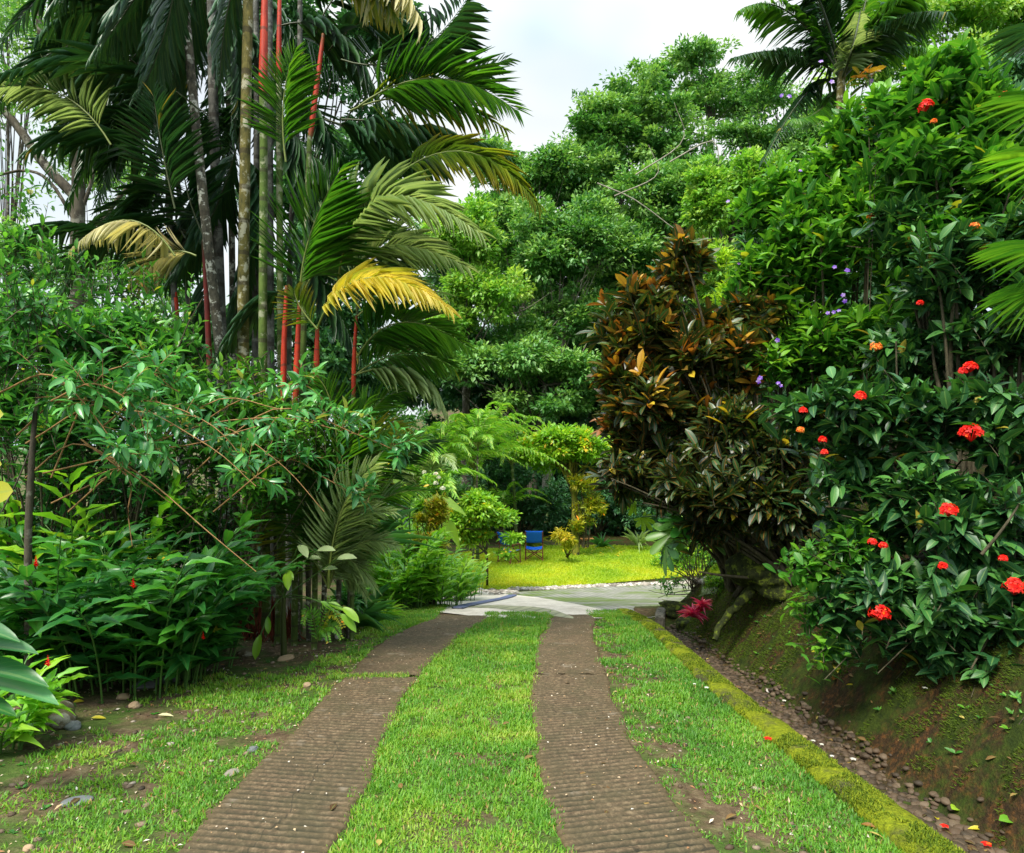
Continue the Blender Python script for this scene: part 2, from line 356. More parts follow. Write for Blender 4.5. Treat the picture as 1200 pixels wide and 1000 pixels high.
def frond(root, A, Mi, B, L, mat, n=34, hang=.15, w=.015, ref=None, lift=.15, t0=.14, rr=.012, amax=1.05, amin=.42, curl=0, rmat=None, jit=.09, label=None, sub=None, r=rng):
    A, Mi, B = [np.asarray(q, float) for q in (A, Mi, B)]; C = 2 * Mi - .5 * (A + B)
    rc = bez(A, C, B, 14)[0]
    acc = Acc(); tubes(acc, rc, np.linspace(rr, rr * .25, 14)[None], 5, 1)
    n = int(n * 1.05 * (1 if hang < .5 else .7)); t = np.linspace(t0, .995, n); x = t * 13; i = np.minimum(x.astype(int), 12); f = (x - i)[:, None]
    pos = rc[i] * (1 - f) + rc[i + 1] * f; T = nrm(rc[i + 1] - rc[i])
    rf = np.broadcast_to(Z3 if ref is None else np.asarray(ref, float), T.shape)
    S = nrm(np.cross(T, rf)); N = np.cross(S, T)
    prof = (.45 + .55 * np.sin(np.pi * np.clip(t * 1.05 + .08, 0, 1)) ** .8) * (1 - .25 * t ** 3)
    for s in (-1, 1):
        ang = (amax + (amin - amax) * t)[:, None] + r.normal(0, .05, (n, 1))
        ln = L * prof * (.88 + .2 * r.random(n))
        D = nrm(T * np.cos(ang) + s * S * np.sin(ang) + N * lift - Z3 * hang * (.7 + .6 * r.random((n, 1))) + r.normal(0, jit, (n, 3)) * .6)
        Nn = N + r.normal(0, .15, (n, 3)) - s * S * .25
        rn = np.clip(.5 + r.normal(0, .16, n) + .25 * (t - .5), 0, 1)
        hh = r.random(n)
        for q in range(2):
            mk = (hh < .5) if q == 0 else (hh >= .5)
            if mk.any(): place(acc, LTL[min(3, curl + q)], (pos + s * S * .004)[mk], D[mk], Nn[mk], ln[mk], w, rn[mk], 0)
    o = acc.build('frond', [mat, rmat or M['rachis']], root)
    if label: o['label'] = label
    return o
def cane_plant(name, label, cat, base, n, h, leafL, ratio, rad, mat, lean=.35, m=11, group=None, tm=None, t0=.14, stemr=.008, dirs=None, bias=None, grav=.18):
    root = empty(name, base, label, cat, group); b = np.asarray(base, float)
    an = rng.random(n) * 6.28; rr = rad * np.sqrt(rng.random(n)); B = b + np.stack([np.cos(an) * rr, np.sin(an) * rr, np.zeros(n)], 1)
    B[:, 2] = H(B[:, 0], B[:, 1]) - .02
    hh = h * (.35 + .7 * rng.random(n)); out = np.stack([np.cos(an), np.sin(an)], 1) * (.3 + .7 * rng.random((n, 1))) * lean * hh[:, None]
    if bias is not None: out = out + np.array(bias)[:2] * hh[:, None]
    Tp = B + np.concatenate([out, hh[:, None]], 1); C = B * .5 + Tp * .5 + Z3 * hh[:, None] * .25 - np.concatenate([out, out[:, :1] * 0], 1) * .3
    S = bez(B, C, Tp, 9); st = Acc(); tubes(st, S, np.linspace(stemr, stemr * .5, 9)[None], 5); st.build('stem', M['gstem'], root)
    a = Acc(); tm = tm or LFL
    t = t0 + (1 - t0) * (np.arange(m)[None] + rng.random((n, m)) * .4) / m; x = t * 8; i = np.minimum(x.astype(int), 7); f = (x - i)[..., None]; q = np.arange(n)[:, None]
    pos = S[q, i] * (1 - f) + S[q, i + 1] * f; T = nrm(S[q, i + 1] - S[q, i])
    pl = nrm(np.stack([np.cos(an + 1.57 + rng.normal(0, .6, n)), np.sin(an + 1.57), np.zeros(n)], 1))[:, None]
    sgn = np.where(np.arange(m) % 2 == 0, 1., -1.)[None, :, None]
    sp = (.95 - .5 * t)[..., None]
    D = nrm(T * np.cos(sp) + pl * sgn * np.sin(sp) - Z3 * grav + rng.normal(0, .12, (n, m, 3))); N = nrm(T * .5 + Z3 * .6 + rng.normal(0, .15, (n, m, 3)))
    ln = leafL * (.6 + .5 * np.sin(np.pi * t ** .8)) * (.85 + .3 * rng.random((n, m)))
    rn = np.clip(.15 + .45 * rng.random((n, 1)) + .25 * rng.random((n, m)) + .2 * t, 0, 1)
    place(a, tm, pos.reshape(-1, 3), D.reshape(-1, 3), N.reshape(-1, 3), ln.ravel(), ln.ravel() * ratio, rn.ravel())
    a.build('foliage', mat, root); return root
def strap_plant(name, label, cat, base, n, L, w, mat, tilt=(.15, 1.0), group=None, head=0., rnd=(.2, .8), rad=.05):
    root = empty(name, base, label, cat, group); b = np.asarray(base, float) + Z3 * head; a = Acc()
    an = rng.random(n) * 6.28; ti = tilt[0] + (tilt[1] - tilt[0]) * rng.random(n)
    D = np.stack([np.cos(an) * np.sin(ti), np.sin(an) * np.sin(ti), np.cos(ti)], 1); N = np.stack([-np.cos(an) * np.cos(ti), -np.sin(an) * np.cos(ti), np.sin(ti)], 1)
    ps = b + np.stack([np.cos(an), np.sin(an), an * 0], 1) * rad; ln = L * (.6 + .5 * rng.random(n)); q = rng.integers(0, 3, n)
    for j in range(3):
        mk = q == j
        if mk.any(): place(a, STR[j], ps[mk], D[mk], N[mk], ln[mk], w, rnd[0] + (rnd[1] - rnd[0]) * rng.random(mk.sum()))
    a.build('foliage', mat, root)
    if head > .02:
        s = Acc(); tubes(s, path([np.asarray(base) - Z3 * .05, b], 6), .02, 6); s.build('stem', M['stem'], root)
    return root
def flower_ball(root, c, r, mat, n=26, name='flower', ps=.022, facing=None):
    a = Acc(); u = nrm(rng.normal(size=(n, 3))); u[:, 2] = np.abs(u[:, 2]) * .9 - .15; u = nrm(u)
    if facing is not None: u = nrm(u + np.asarray(facing) * .6)
    U, V = frames(u); pos = np.asarray(c) + u * r * (.7 + .35 * rng.random((n, 1)))
    for k in range(4):
        an = k * 1.5708 + rng.random(n)[:, None]; D = np.cos(an) * U + np.sin(an) * V + u * .25
        place(a, RH, pos, D, u, ps, ps * .7, rng.random(n))
    S = np.stack([np.broadcast_to(np.asarray(c) - Z3 * r * .6, pos.shape), pos], 1); tubes(a, S, r * .035, 3, rnd=.2)
    return a.build(name, mat, root)
def flat_flower(root, c, facing, size, mat, name='flower', petals=5, r=.8):
    a = Acc(); f = nrm(np.asarray(facing, float))[None]; U, V = frames(f)
    for k in range(petals):
        an = k * 6.2832 / petals; D = math.cos(an) * U + math.sin(an) * V + f * .15
        place(a, LF2, np.asarray(c)[None], D, f, size, size * r, rng.random(1))
    return a.build(name, mat, root)
# rocks
import bmesh
def _ico(s):
    bm = bmesh.new(); bmesh.ops.create_icosphere(bm, subdivisions=s, radius=1); bm.verts.ensure_lookup_table()
    V = np.array([v.co[:] for v in bm.verts]); T = np.array([[v.index for v in f.verts] for f in bm.faces]); bm.free(); return V, T
ICO = {1: _ico(1), 2: _ico(2), 4: _ico(4)}
def rock(acc, c, r, sub=2, amp=.35, m=0, rnd=None, seed=None):
    V, T = ICO[sub]; s = rng.random() * 50 if seed is None else seed
    d = 1 + amp * (fbm(V[:, 0] * 1.2 + s, V[:, 1] * 1.2 + V[:, 2] * 1.7 + s, 4) - .5) * 2
    an = rng.random() * 6.28; ca, sa = math.cos(an), math.sin(an)
    W = V * d[:, None] * np.asarray(r); W = np.stack([W[:, 0] * ca - W[:, 1] * sa, W[:, 0] * sa + W[:, 1] * ca, W[:, 2]], 1)
    acc.add(W + np.asarray(c), (0, 0, rng.random() if rnd is None else rnd), T, None, m)
# ================================================================== SETTING
def struct(o): o['kind'] = 'structure'; return o
# ---- ground sheet
def axis(parts):
    out = []
    for a, b, s in parts: out += list(np.arange(a, b, s))
    return np.array(out + [parts[-1][1]])
gx = axis([(-400, -100, 50), (-100, -30, 7), (-30, -8, 1.2), (-8, -4, .2), (-4, 1.8, .1), (1.8, 4.6, .04), (4.6, 9, .25), (9, 30, 1.2), (30, 100, 7), (100, 400, 50)])
gy = axis([(-40, -4, 3), (-4, 1.5, .3), (1.5, 12.5, .06), (12.5, 31, .35), (31, 70, 2), (70, 150, 8), (150, 600, 50)])
XX, YY = np.meshgrid(gx, gy); ZZ = H(XX, YY); nx, ny = len(gx), len(gy)
i, j = np.meshgrid(np.arange(ny - 1), np.arange(nx - 1), indexing='ij')
Q = np.stack([i * nx + j, i * nx + j + 1, (i + 1) * nx + j + 1, (i + 1) * nx + j], -1).reshape(-1, 4)
m, nt, o = new_mat('earth')
n1 = noise(nt, 2.2, 6, .65); n2 = noise(nt, 14, 5, .7); n3 = noise(nt, 60, 3)
earth = ramp(nt, [(.3, (.045, .026, .015)), (.55, (.115, .080, .045)), (.75, (.21, .165, .10))], n2)
g = mixc(nt, ramp(nt, [(.42, (0, 0, 0)), (.58, (1, 1, 1))], n1), earth, ramp(nt, [(.3, (.03, .055, .01)), (.7, (.07, .11, .02))], n2))
tc = nt.nodes.new('ShaderNodeTexCoord'); sp = nt.nodes.new('ShaderNodeSeparateXYZ'); nt.links.new(tc.outputs['Object'], sp.inputs[0])
bankearth = ramp(nt, [(.3, (.010, .008, .004)), (.5, (.036, .021, .009)), (.75, (.17, .07, .018))], noise(nt, 22, 8, .75))
bankmoss = ramp(nt, [(.3, (.008, .016, .003)), (.7, (.045, .065, .007))], n2)
bank = mixc(nt, ramp(nt, [(.43, (0, 0, 0)), (.56, (1, 1, 1))], noise(nt, 2.6, 8, .72)), bankearth, bankmoss)
mr = nt.nodes.new('ShaderNodeMapRange'); mr.inputs[1].default_value = 1.9; mr.inputs[2].default_value = 2.5; nt.links.new(sp.outputs[0], mr.inputs[0])
c = mixc(nt, mr.outputs[0], g, bank)
nt.links.new(bsdf(nt, c, .9, .15, mth(nt, 'ADD', n2, mth(nt, 'MULTIPLY', n3, .5)), .8, .03).outputs[0], o.inputs[0])
a = Acc(); a.add(np.stack([XX, YY, ZZ], -1).reshape(-1, 3), (0, 0, 0), None, Q); struct(a.build('ground', m))

# ---- drive strips
EL = [(1100, 95, 330), (1000, 205, 397), (926, 266, 431), (851, 349, 462), (814, 385, 477), (757, 441, 531), (740, 472, 549), (727, 507, 573)]
ER = [(1100, 680, 985), (1000, 653, 850), (926, 632, 779), (851, 621, 737), (814, 621, 719), (757, 628, 700), (740, 636, 698), (727, 643, 699)]
def edge(E, c):
    p = np.array([G(e[c], e[0]) for e in E]); return np.interp
def edges(E):
    l = np.array([G(e[1], e[0])[:2] for e in E]); r = np.array([G(e[2], e[0])[:2] for e in E])
    fl = np.poly1d(np.polyfit(l[:, 1], l[:, 0], 4)); fr = np.poly1d(np.polyfit(r[:, 1], r[:, 0], 4))
    return lambda d: np.interp(d, np.clip(l[:, 1], 0, 99), l[:, 0]) * .35 + .65 * fl(np.clip(d, l[0, 1], l[-1, 1])), lambda d: np.interp(d, r[:, 1], r[:, 0]) * .35 + .65 * fr(np.clip(d, r[0, 1], r[-1, 1]))
lL, lR = edges(EL); rL, rR = edges(ER)
mdr, nt, o = new_mat('ribbed_concrete'); u, v, r = luv(nt)
n1 = noise(nt, 3.5, 5, .7); n2 = noise(nt, 38, 5, .75); n3 = noise(nt, 5, 4, .6)
c = ramp(nt, [(.28, (.036, .025, .013)), (.5, (.105, .070, .038)), (.72, (.25, .18, .105))], n2)
c = mixc(nt, ramp(nt, [(.42, (0, 0, 0)), (.62, (.55, .55, .55))], n1), c, (.055, .05, .022))
c = mixc(nt, ramp(nt, [(.62, (0, 0, 0)), (.72, (.6, .6, .6))], n3), c, (.24, .20, .15))
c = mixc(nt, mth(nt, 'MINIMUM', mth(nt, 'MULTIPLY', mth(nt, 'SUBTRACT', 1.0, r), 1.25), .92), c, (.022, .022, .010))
c = mixc(nt, mth(nt, 'MULTIPLY', mth(nt, 'POWER', mth(nt, 'MULTIPLY', mth(nt, 'ABSOLUTE', mth(nt, 'SUBTRACT', u, .5)), 2.0), 7.0), .8), c, mixc(nt, n1, (.05, .06, .015), (.14, .07, .04)))
vo = nt.nodes.new('ShaderNodeTexVoronoi'); vo.feature = 'DISTANCE_TO_EDGE'; vo.inputs['Scale'].default_value = .55; tcv = nt.nodes.new('ShaderNodeTexCoord')
nv = nt.nodes.new('ShaderNodeTexNoise'); nv.inputs['Scale'].default_value = 5; nt.links.new(tcv.outputs['Object'], nv.inputs[0]); va = nt.nodes.new('ShaderNodeVectorMath'); va.operation = 'MULTIPLY_ADD'
nt.links.new(nv.outputs[1], va.inputs[0]); va.inputs[1].default_value = (.25, .25, 0); nt.links.new(tcv.outputs['Object'], va.inputs[2]); nt.links.new(va.outputs[0], vo.inputs['Vector'])
c = mixc(nt, mth(nt, 'MULTIPLY', mth(nt, 'LESS_THAN', vo.outputs[0], .0022), .6), c, (.012, .012, .006))
nt.links.new(bsdf(nt, c, .8, .3, n2, .6, .012).outputs[0], o.inputs[0])
def strip(fl, fr, d0, d1, name, ribs=True, sl=.25):
    ds = np.arange(d0, d1, .011 if ribs else .03); us = np.linspace(0, 1, 36); D, U = np.meshgrid(ds, us, indexing='ij')
    wob = lambda k: (fbm(D * 3 + k, D * .1, 3) - .5) * .07 + (fbm(D * 14 + k, D * .1, 2) - .5) * .025
    Xl = fl(D) + wob(1); Xr = fr(D) + wob(9); X = Xl + (Xr - Xl) * U
    ph = (D - sl * X + (fbm(X * 3, D * 2, 3) - .5) * .022) / .056
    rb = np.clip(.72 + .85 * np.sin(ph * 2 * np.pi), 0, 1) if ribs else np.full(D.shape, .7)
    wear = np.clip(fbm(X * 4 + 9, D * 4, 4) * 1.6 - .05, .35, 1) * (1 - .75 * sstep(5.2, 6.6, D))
    e = sstep(0, .06, U) * sstep(0, .06, 1 - U)
    Z = H(X, D) + .006 + .014 * e + (rb - 1) * .017 * wear * e + (fbm(X * 25, D * 25, 3) - .5) * .005
    Z[:, 0] -= .06; Z[:, -1] -= .06
    k, n = len(us), len(ds); i, j = np.meshgrid(np.arange(n - 1), np.arange(k - 1), indexing='ij')
    Q = np.stack([i * k + j, i * k + j + 1, (i + 1) * k + j + 1, (i + 1) * k + j], -1).reshape(-1, 4)
    a = Acc(); a.add(np.stack([X, D, Z], -1).reshape(-1, 3), np.stack([U, D * 0, 1 - (1 - rb) * wear], -1).reshape(-1, 3), None, Q)
    return struct(a.build(name, mdr))
JT = 5.95
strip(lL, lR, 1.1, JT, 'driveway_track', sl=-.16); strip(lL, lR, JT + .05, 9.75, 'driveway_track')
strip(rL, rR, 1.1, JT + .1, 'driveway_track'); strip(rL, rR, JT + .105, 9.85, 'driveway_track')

# ---- paving beyond (sheets that lie on the ground)
def sheet(up, lo, dz, name, mat, nx=60, ny=10):
    def rs(p):
        p = np.array(p, float); s = np.linspace(p[0, 0], p[-1, 0], nx); return s, np.interp(s, p[:, 0], p[:, 1])
    ux, uy = rs(up); lx, ly = rs(lo)
    Aq = np.array([G(x, y) for x, y in zip(ux, uy)]); Bq = np.array([G(x, y) for x, y in zip(lx, ly)])
    t = np.linspace(0, 1, ny)[:, None, None]; V = (Aq[None] * t + Bq[None] * (1 - t)); V[..., 2] = H(V[..., 0], V[..., 1]) + dz
    i, j = np.meshgrid(np.arange(ny - 1), np.arange(nx - 1), indexing='ij')
    Q = np.stack([i * nx + j, i * nx + j + 1, (i + 1) * nx + j + 1, (i + 1) * nx + j], -1).reshape(-1, 4)
    a = Acc(); a.add(V.reshape(-1, 3), (0, 0, 0), None, Q); return struct(a.build(name, mat)), V
def conc(name, c1, c2, rib=0, moss=None, ang=.2):
    m, nt, o = new_mat(name); n = noise(nt, 2.5, 6, .7); n2 = noise(nt, 30, 5, .7); c = mixc(nt, ramp(nt, [(.35, (0, 0, 0)), (.65, (1, 1, 1))], n), c1, c2); h = n2
    c = mixc(nt, ramp(nt, [(.45, (0, 0, 0)), (.7, (.45, .45, .45))], n2), c, tuple(x * .45 for x in c1))
    if moss: c = mixc(nt, ramp(nt, [(.45, (0, 0, 0)), (.6, (1, 1, 1))], noise(nt, .9, 5, .6)), c, moss)
    if rib:
        tc = nt.nodes.new('ShaderNodeTexCoord'); mp = nt.nodes.new('ShaderNodeMapping'); mp.inputs['Rotation'].default_value = (0, 0, ang); nt.links.new(tc.outputs['Object'], mp.inputs[0])
        s = nt.nodes.new('ShaderNodeSeparateXYZ'); nt.links.new(mp.outputs[0], s.inputs[0])
        w = mth(nt, 'PINGPONG', mth(nt, 'MULTIPLY', s.outputs[0], rib), .5); k = mth(nt, 'LESS_THAN', w, .14); c = mixc(nt, mth(nt, 'MULTIPLY', k, .4), c, (.05, .055, .04)); h = mth(nt, 'ADD', w, n2)
    nt.links.new(bsdf(nt, c, .8, .3, h, .4, .01).outputs[0], o.inputs[0]); return m
mroad = conc('road_concrete', (.20, .20, .17), (.32, .31, .27), 6.5, (.12, .17, .04), -.15)
mwhite = conc('pale_concrete', (.42, .37, .31), (.68, .62, .55))
mcres = conc('olive_concrete', (.22, .23, .14), (.34, .33, .22), 5, None, .35)
sheet([(575, 697), (640, 692), (700, 688), (780, 681), (845, 675)], [(575, 700), (640, 712), (700, 724), (732, 726), (765, 725), (800, 705), (845, 694)], .010, 'road', mroad)
sheet([(454, 711), (475, 706), (500, 701), (550, 697.3), (600, 697.8), (630, 701), (675, 709), (735, 722)], [(454, 713), (475, 715), (500, 717), (560, 724), (590, 727), (650, 727), (700, 726), (735, 724.5)], .016, 'pavement', mwhite)
sheet([(545, 712.2), (580, 710.6), (625, 712.4), (650, 716.5), (672, 725)], [(545, 713), (580, 714.5), (610, 718), (640, 722.5), (672, 727)], .021, 'ribbed_pavement', mcres)
msand = plain('sandy_soil', (.42, .33, .22), .9, .2, 8, .6)
sheet([(440, 710), (500, 695), (560, 688), (600, 690)], [(440, 714), (500, 702), (560, 698), (600, 699)], .008, 'gravel_edge', msand, 40, 6)
# lawn base
ml, nt, o = new_mat('lawn_ground'); c = ramp(nt, [(.3, (.16, .28, .012)), (.7, (.40, .46, .02))], noise(nt, 1.2, 5, .6)); nt.links.new(bsdf(nt, c, .9, .1).outputs[0], o.inputs[0])
LU = [(520, 652), (560, 645), (620, 640), (700, 639.5), (780, 641), (860, 645), (950, 650)]
LL = [(520, 682), (560, 691), (600, 692), (640, 689), (700, 685), (780, 678), (860, 672), (950, 666)]
lawn, LV = sheet(LU, LL, .012, 'lawn', ml, 40, 24)

# ---- mossy kerb
mk, nt, o = new_mat('mossy_kerb'); n1 = noise(nt, 3, 5, .6); n2 = noise(nt, 45, 5, .7)
c = ramp(nt, [(.25, (.06, .075, .008)), (.5, (.19, .23, .012)), (.75, (.34, .36, .018))], n2)
c = mixc(nt, ramp(nt, [(.5, (0, 0, 0)), (.62, (.9, .9, .9))], n1), c, (.065, .06, .035))
nt.links.new(bsdf(nt, c, .95, .1, n2, 1., .03).outputs[0], o.inputs[0])
ds = np.arange(1.2, 10.4, .03); prof = [(-.14, -.03), (-.125, .03), (-.09, .05), (-.01, .055), (.06, .045), (.085, .015), (.095, -.06), (.10, -.16), (.10, -.36)]
KX = lambda d: 1.765 + .03 * np.sin(d * .9) - .05 * sstep(8.5, 10.2, d)
V = []
for (dx, dz) in prof:
    x = KX(ds) + dx + (fbm(ds * 4 + dx * 30, ds * 0 + dx * 9, 3) - .5) * .06; z = H(np.full_like(ds, 1.6), ds) + dz + (fbm(ds * 6, ds * 0 + dx * 20, 3) - .5) * .022
    V.append(np.stack([x, ds, z], 1))
V = np.stack(V, 1); n, k = V.shape[:2]; i, j = np.meshgrid(np.arange(n - 1), np.arange(k - 1), indexing='ij')
a = Acc(); a.add(V.reshape(-1, 3), (0, 0, 0), None, np.stack([i * k + j, i * k + j + 1, (i + 1) * k + j + 1, (i + 1) * k + j], -1).reshape(-1, 4))
kerb = tag(a.build('kerb', mk), 'long low kerb covered in yellow green moss beside the ditch', 'kerb')
# moss tufts over kerb and bank
def blades(name, X, Y, Z, size, w, mat, lean=.6, rnd=None, zn=None):
    n = len(X); an = rng.random(n) * 6.28; t = lean * rng.random(n)
    D = np.stack([np.cos(an) * np.sin(t), np.sin(an) * np.sin(t), np.cos(t)], 1); N = np.stack([-np.cos(an) * np.cos(t), -np.sin(an) * np.cos(t), np.sin(t)], 1)
    if zn is not None: D = nrm(D + zn)
    a = Acc(); place(a, BL, np.stack([X, Y, Z], 1), D, N, size, w, rng.random(n) if rnd is None else rnd)
    return tag(a.build(name, mat), kind='stuff')
n = 70000; Y = 1.6 + 8.6 * rng.random(n) ** 1.5; X = KX(Y) - .14 + .24 * rng.random(n); dx = X - KX(Y)
Z = H(np.full(n, 1.6), Y) + np.interp(dx, [p[0] for p in prof[:7]], [p[1] for p in prof[:7]])
keep = fbm(X * 6, Y * 6) > .45
blades('moss_tufts', X[keep], Y[keep], Z[keep] - .006, .011 + .012 * rng.random(keep.sum()), .004 + .0006 * Y[keep], M['moss'], 1.1)
n = 150000; Y = 2.2 + 8.2 * rng.random(n); X = 2.45 + 1.9 * rng.random(n); nz = fbm(X * 1.6, Y * 1.6, 4); keep = (.6 * nz + .4 * fbm(X * 8, Y * 8, 3) > .46)
e = .03; gxn = (H(X + e, Y) - H(X - e, Y)) / (2 * e); zn = np.stack([-gxn, gxn * 0, gxn * 0], 1)
rr = rng.random(n) * .4
blades('bank_moss', X[keep], Y[keep], H(X, Y)[keep] - .006, .015 + .014 * rng.random(keep.sum()), .006, M['moss'], 1.2, rr[keep], zn[keep])

# ---- grass
def gsize(Y): return 1 + .10 * np.maximum(Y - 3, 0)
def grass(name, n, fl, fr, y0, y1, dens, mat=None, pw=1.6, hgt=.030, rs=(0, 1)):
    Y = y0 + (y1 - y0) * rng.random(n) ** pw; a, b = fl(Y), fr(Y); X = a + (b - a) * rng.random(n)
    k = rng.random(n) < dens(X, Y); X, Y = X[k], Y[k]; n = len(X)
    pt = fbm(X * 7, Y * 7, 3) ** 1.4
    S = (hgt * (.5 + .8 * pt) + .012 * rng.random(n)) * gsize(Y)
    rnd = np.clip(rs[0] + (rs[1] - rs[0]) * (.75 * fbm(X * 2.5 + 7, Y * 2.5, 4) ** 1.2 + .4 * rng.random(n) - .1), 0, .9); rnd = np.where(rng.random(n) < .035, 1, rnd)
    return blades(name, X, Y, H(X, Y) - .004, S, (.0055 + .003 * rng.random(n)) * gsize(Y), mat or M['grass'], 1.4, rnd)
clip01 = lambda x: np.clip(x, 0, 1)
grass('grass_strip', 150000, lambda y: lR(y) - .08, lambda y: rL(y) + .08, 1.5, 10.15, lambda X, Y: sstep(-.09, .02, np.minimum(X - lR(Y), rL(Y) - X) + .16 * (fbm(X * 5, Y * 5, 3) - .5)) * clip01(.45 + 2.2 * (fbm(X * 9, Y * 9) - .38)), pw=1.5)
grass('verge_grass', 110000, lambda y: rR(y) - .08, lambda y: KX(y) - .05, 1.5, 10.4,
      lambda X, Y: sstep(-.09, .03, X - rR(Y) + .16 * (fbm(X * 5, Y * 5, 3) - .5)) * clip01(3.0 * (.4 * fbm(X * 3.2, Y * 3.2) + .6 * fbm(X * 10, Y * 10, 3) - .44 + .22 * sstep(.15, .45, X - rR(Y)))), pw=1.5, rs=(-.1, .8))
def dl(X, Y):
    e = lL(Y) - X; d = sstep(-.09, .04, e + .16 * (fbm(X * 5, Y * 5, 3) - .5)) * 3.4 * (.45 * fbm(X * 1.9 + 3, Y * 1.9 + 8, 4) + .55 * fbm(X * 9, Y * 9, 4) - .59 - .10 * sstep(.9, 2.6, e) * sstep(6, 4, Y) + .16 * sstep(1.7, .5, e) - .25 * sstep(1.2, 2.2, e) * sstep(3.6, 5, Y) - .3 * sstep(8.6, 7.9, Y) * sstep(6.3, 6.9, Y) * sstep(.3, .8, e) + .25 * sstep(8.4, 9.2, Y)); return clip01(d)
grass('left_lawn_grass', 360000, lambda y: np.minimum(-1.6, np.interp(y, [1, 4, 8, 10.5], [-3.2, -4.2, -3.8, -3.2])), lambda y: lL(y) + .08, 1.5, 11.2, dl, pw=1.35)
n = 1500; X = -1.62 + .72 * rng.random(n); Y = JT + .025 + .05 * rng.normal(size=n)
blades('joint_grass', X, Y, H(X, Y) + .008, .02 + .02 * rng.random(n), .006, M['grass'], 1.1)
grass('far_verge_grass', 22000, lambda y: rR(y) * 0 + 1.15, lambda y: 1.75 + 0 * y, 9.5, 10.35, lambda X, Y: .9 * (Y < 10.35 - (1.75 - X) * .9 - .15 * fbm(X * 6, Y)), rs=(.2, .9), pw=1)
# lawn blades
n = 130000; u_ = rng.random(n) * (LV.shape[1] - 1.001); v_ = rng.random(n) * (LV.shape[0] - 1.001); ui, vi = u_.astype(int), v_.astype(int); fu, fv = (u_ - ui)[:, None], (v_ - vi)[:, None]
Pp = (LV[vi, ui] * (1 - fu) + LV[vi, ui + 1] * fu) * (1 - fv) + (LV[vi + 1, ui] * (1 - fu) + LV[vi + 1, ui + 1] * fu) * fv
rnl = np.clip(1.15 * fbm(Pp[:, 0] * .8, Pp[:, 1] * .8, 4) - .1 + .3 * (rng.random(n) - .5), 0, 1)
blades('lawn_grass', Pp[:, 0], Pp[:, 1], Pp[:, 2] - .01, .045 + .04 * rng.random(n), .016, M['lawng'], 1.2, rnl)

# ---- stones
ms, nt, o = new_mat('river_stone'); u, v, r = luv(nt)
c = ramp(nt, [(0, (.030, .017, .010)), (.35, (.085, .05, .028)), (.6, (.14, .095, .06)), (.85, (.24, .16, .11)), (1, (.42, .36, .30))], r)
n2 = noise(nt, 25, 4); c = mixc(nt, mth(nt, 'MULTIPLY', n2, .5), c, (.05, .05, .03)); nt.links.new(bsdf(nt, c, .68, .3, n2, .5, .01).outputs[0], o.inputs[0])
mps, nt, o = new_mat('pale_stone'); u, v, r = luv(nt)
c = ramp(nt, [(0, (.14, .12, .10)), (.5, (.32, .28, .24)), (1, (.58, .54, .49))], r); nt.links.new(bsdf(nt, c, .8, .3, noise(nt, 20, 4), .5, .02).outputs[0], o.inputs[0])
a = Acc(); n = 5200
Y = 1.8 + 8.6 * rng.random(n) ** 1.3; X = 1.90 + .58 * rng.random(n); X = np.where(rng.random(n) < .05, X + .10 * rng.random(n), X)
for x, y in zip(X, Y):
    s = .012 + .026 * rng.random() ** 1.6; rock(a, (x, y, float(H(x, y)) + s * .02), (s * 1.3, s, s * .55), 1 if y > 4 else 2, .3, rnd=.62 * rng.random() ** 1.3)
tag(a.build('gravel', ms), kind='stuff')
a = Acc(); 
for x, y in [(600 + k * 1.9, 690.5 - max(0, (k - 10)) * .078 * 1.9 / 1.9 * 1.0) for k in range(0, 150)]:
    for q in range(5):
        p = G(x + rng.normal() * 1.5, y + 2.6 * rng.random() - .6); s = .03 + .05 * rng.random(); rock(a, p + Z3 * .015, (s * 1.3, s, s * .7), 1, .3)
for k in range(70):
    p = G(560 + rng.random() * 45, 692 + rng.random() * 6); s = .04 + .06 * rng.random(); rock(a, p, (s * 1.3, s, s * .6), 1, .3)
tag(a.build('stone_border', mps), kind='stuff')
a = Acc()   # clods and small debris in the bare soil
for k in range(1300):
    y = 1.8 + 7.5 * rng.random() ** 1.3; x = float(lL(y)) - 2.4 * rng.random() ** .8 if rng.random() < .8 else float(rR(y)) + .5 * rng.random()
    s = .006 + .016 * rng.random() ** 2; rock(a, (x, y, float(H(x, y)) + s * .2), (s * 1.4, s, s * .6), 1, .4)
tag(a.build('soil_debris', ms), kind='stuff')
# litter specks on drive
a = Acc()
for k in range(420):
    y = 1.9 + 7 * rng.random() ** 1.2; lft = rng.random() < .5; x = (lL(y) + (lR(y) - lL(y)) * rng.random()) if lft else (rL(y) + (rR(y) - rL(y)) * rng.random())
    s = .005 + .009 * rng.random() ** 2; place(a, RH, A3(x, y, float(H(x, y)) + .022)[None], nrm(rng.normal(size=3) * A3(1, 1, .1)), Z3 + rng.normal(size=3) * .2, s * 1.6, s, rng.random())
for k in range(2600):
    y = 1.8 + 8 * rng.random() ** 1.3; x = float(lL(y)) + .02 - 3.0 * rng.random() if rng.random() < .75 else float(rR(y)) - .02 + .75 * rng.random()
    s = .006 + .014 * rng.random() ** 2; place(a, RH, A3(x, y, float(H(x, y)) + .006)[None], nrm(rng.normal(size=3) * A3(1, 1, .2)), Z3 + rng.normal(size=3) * .3, s * 2.2, s * .8, rng.random() ** 1.5)
mlit = leaf_mat('dry_litter', [(0, (.30, .14, .06)), (.4, (.5, .35, .2)), (.7, (.62, .5, .38)), (1, (.75, .68, .6))], .7, .2, .1, 0)
tag(a.build('leaf_litter', mlit), kind='stuff')
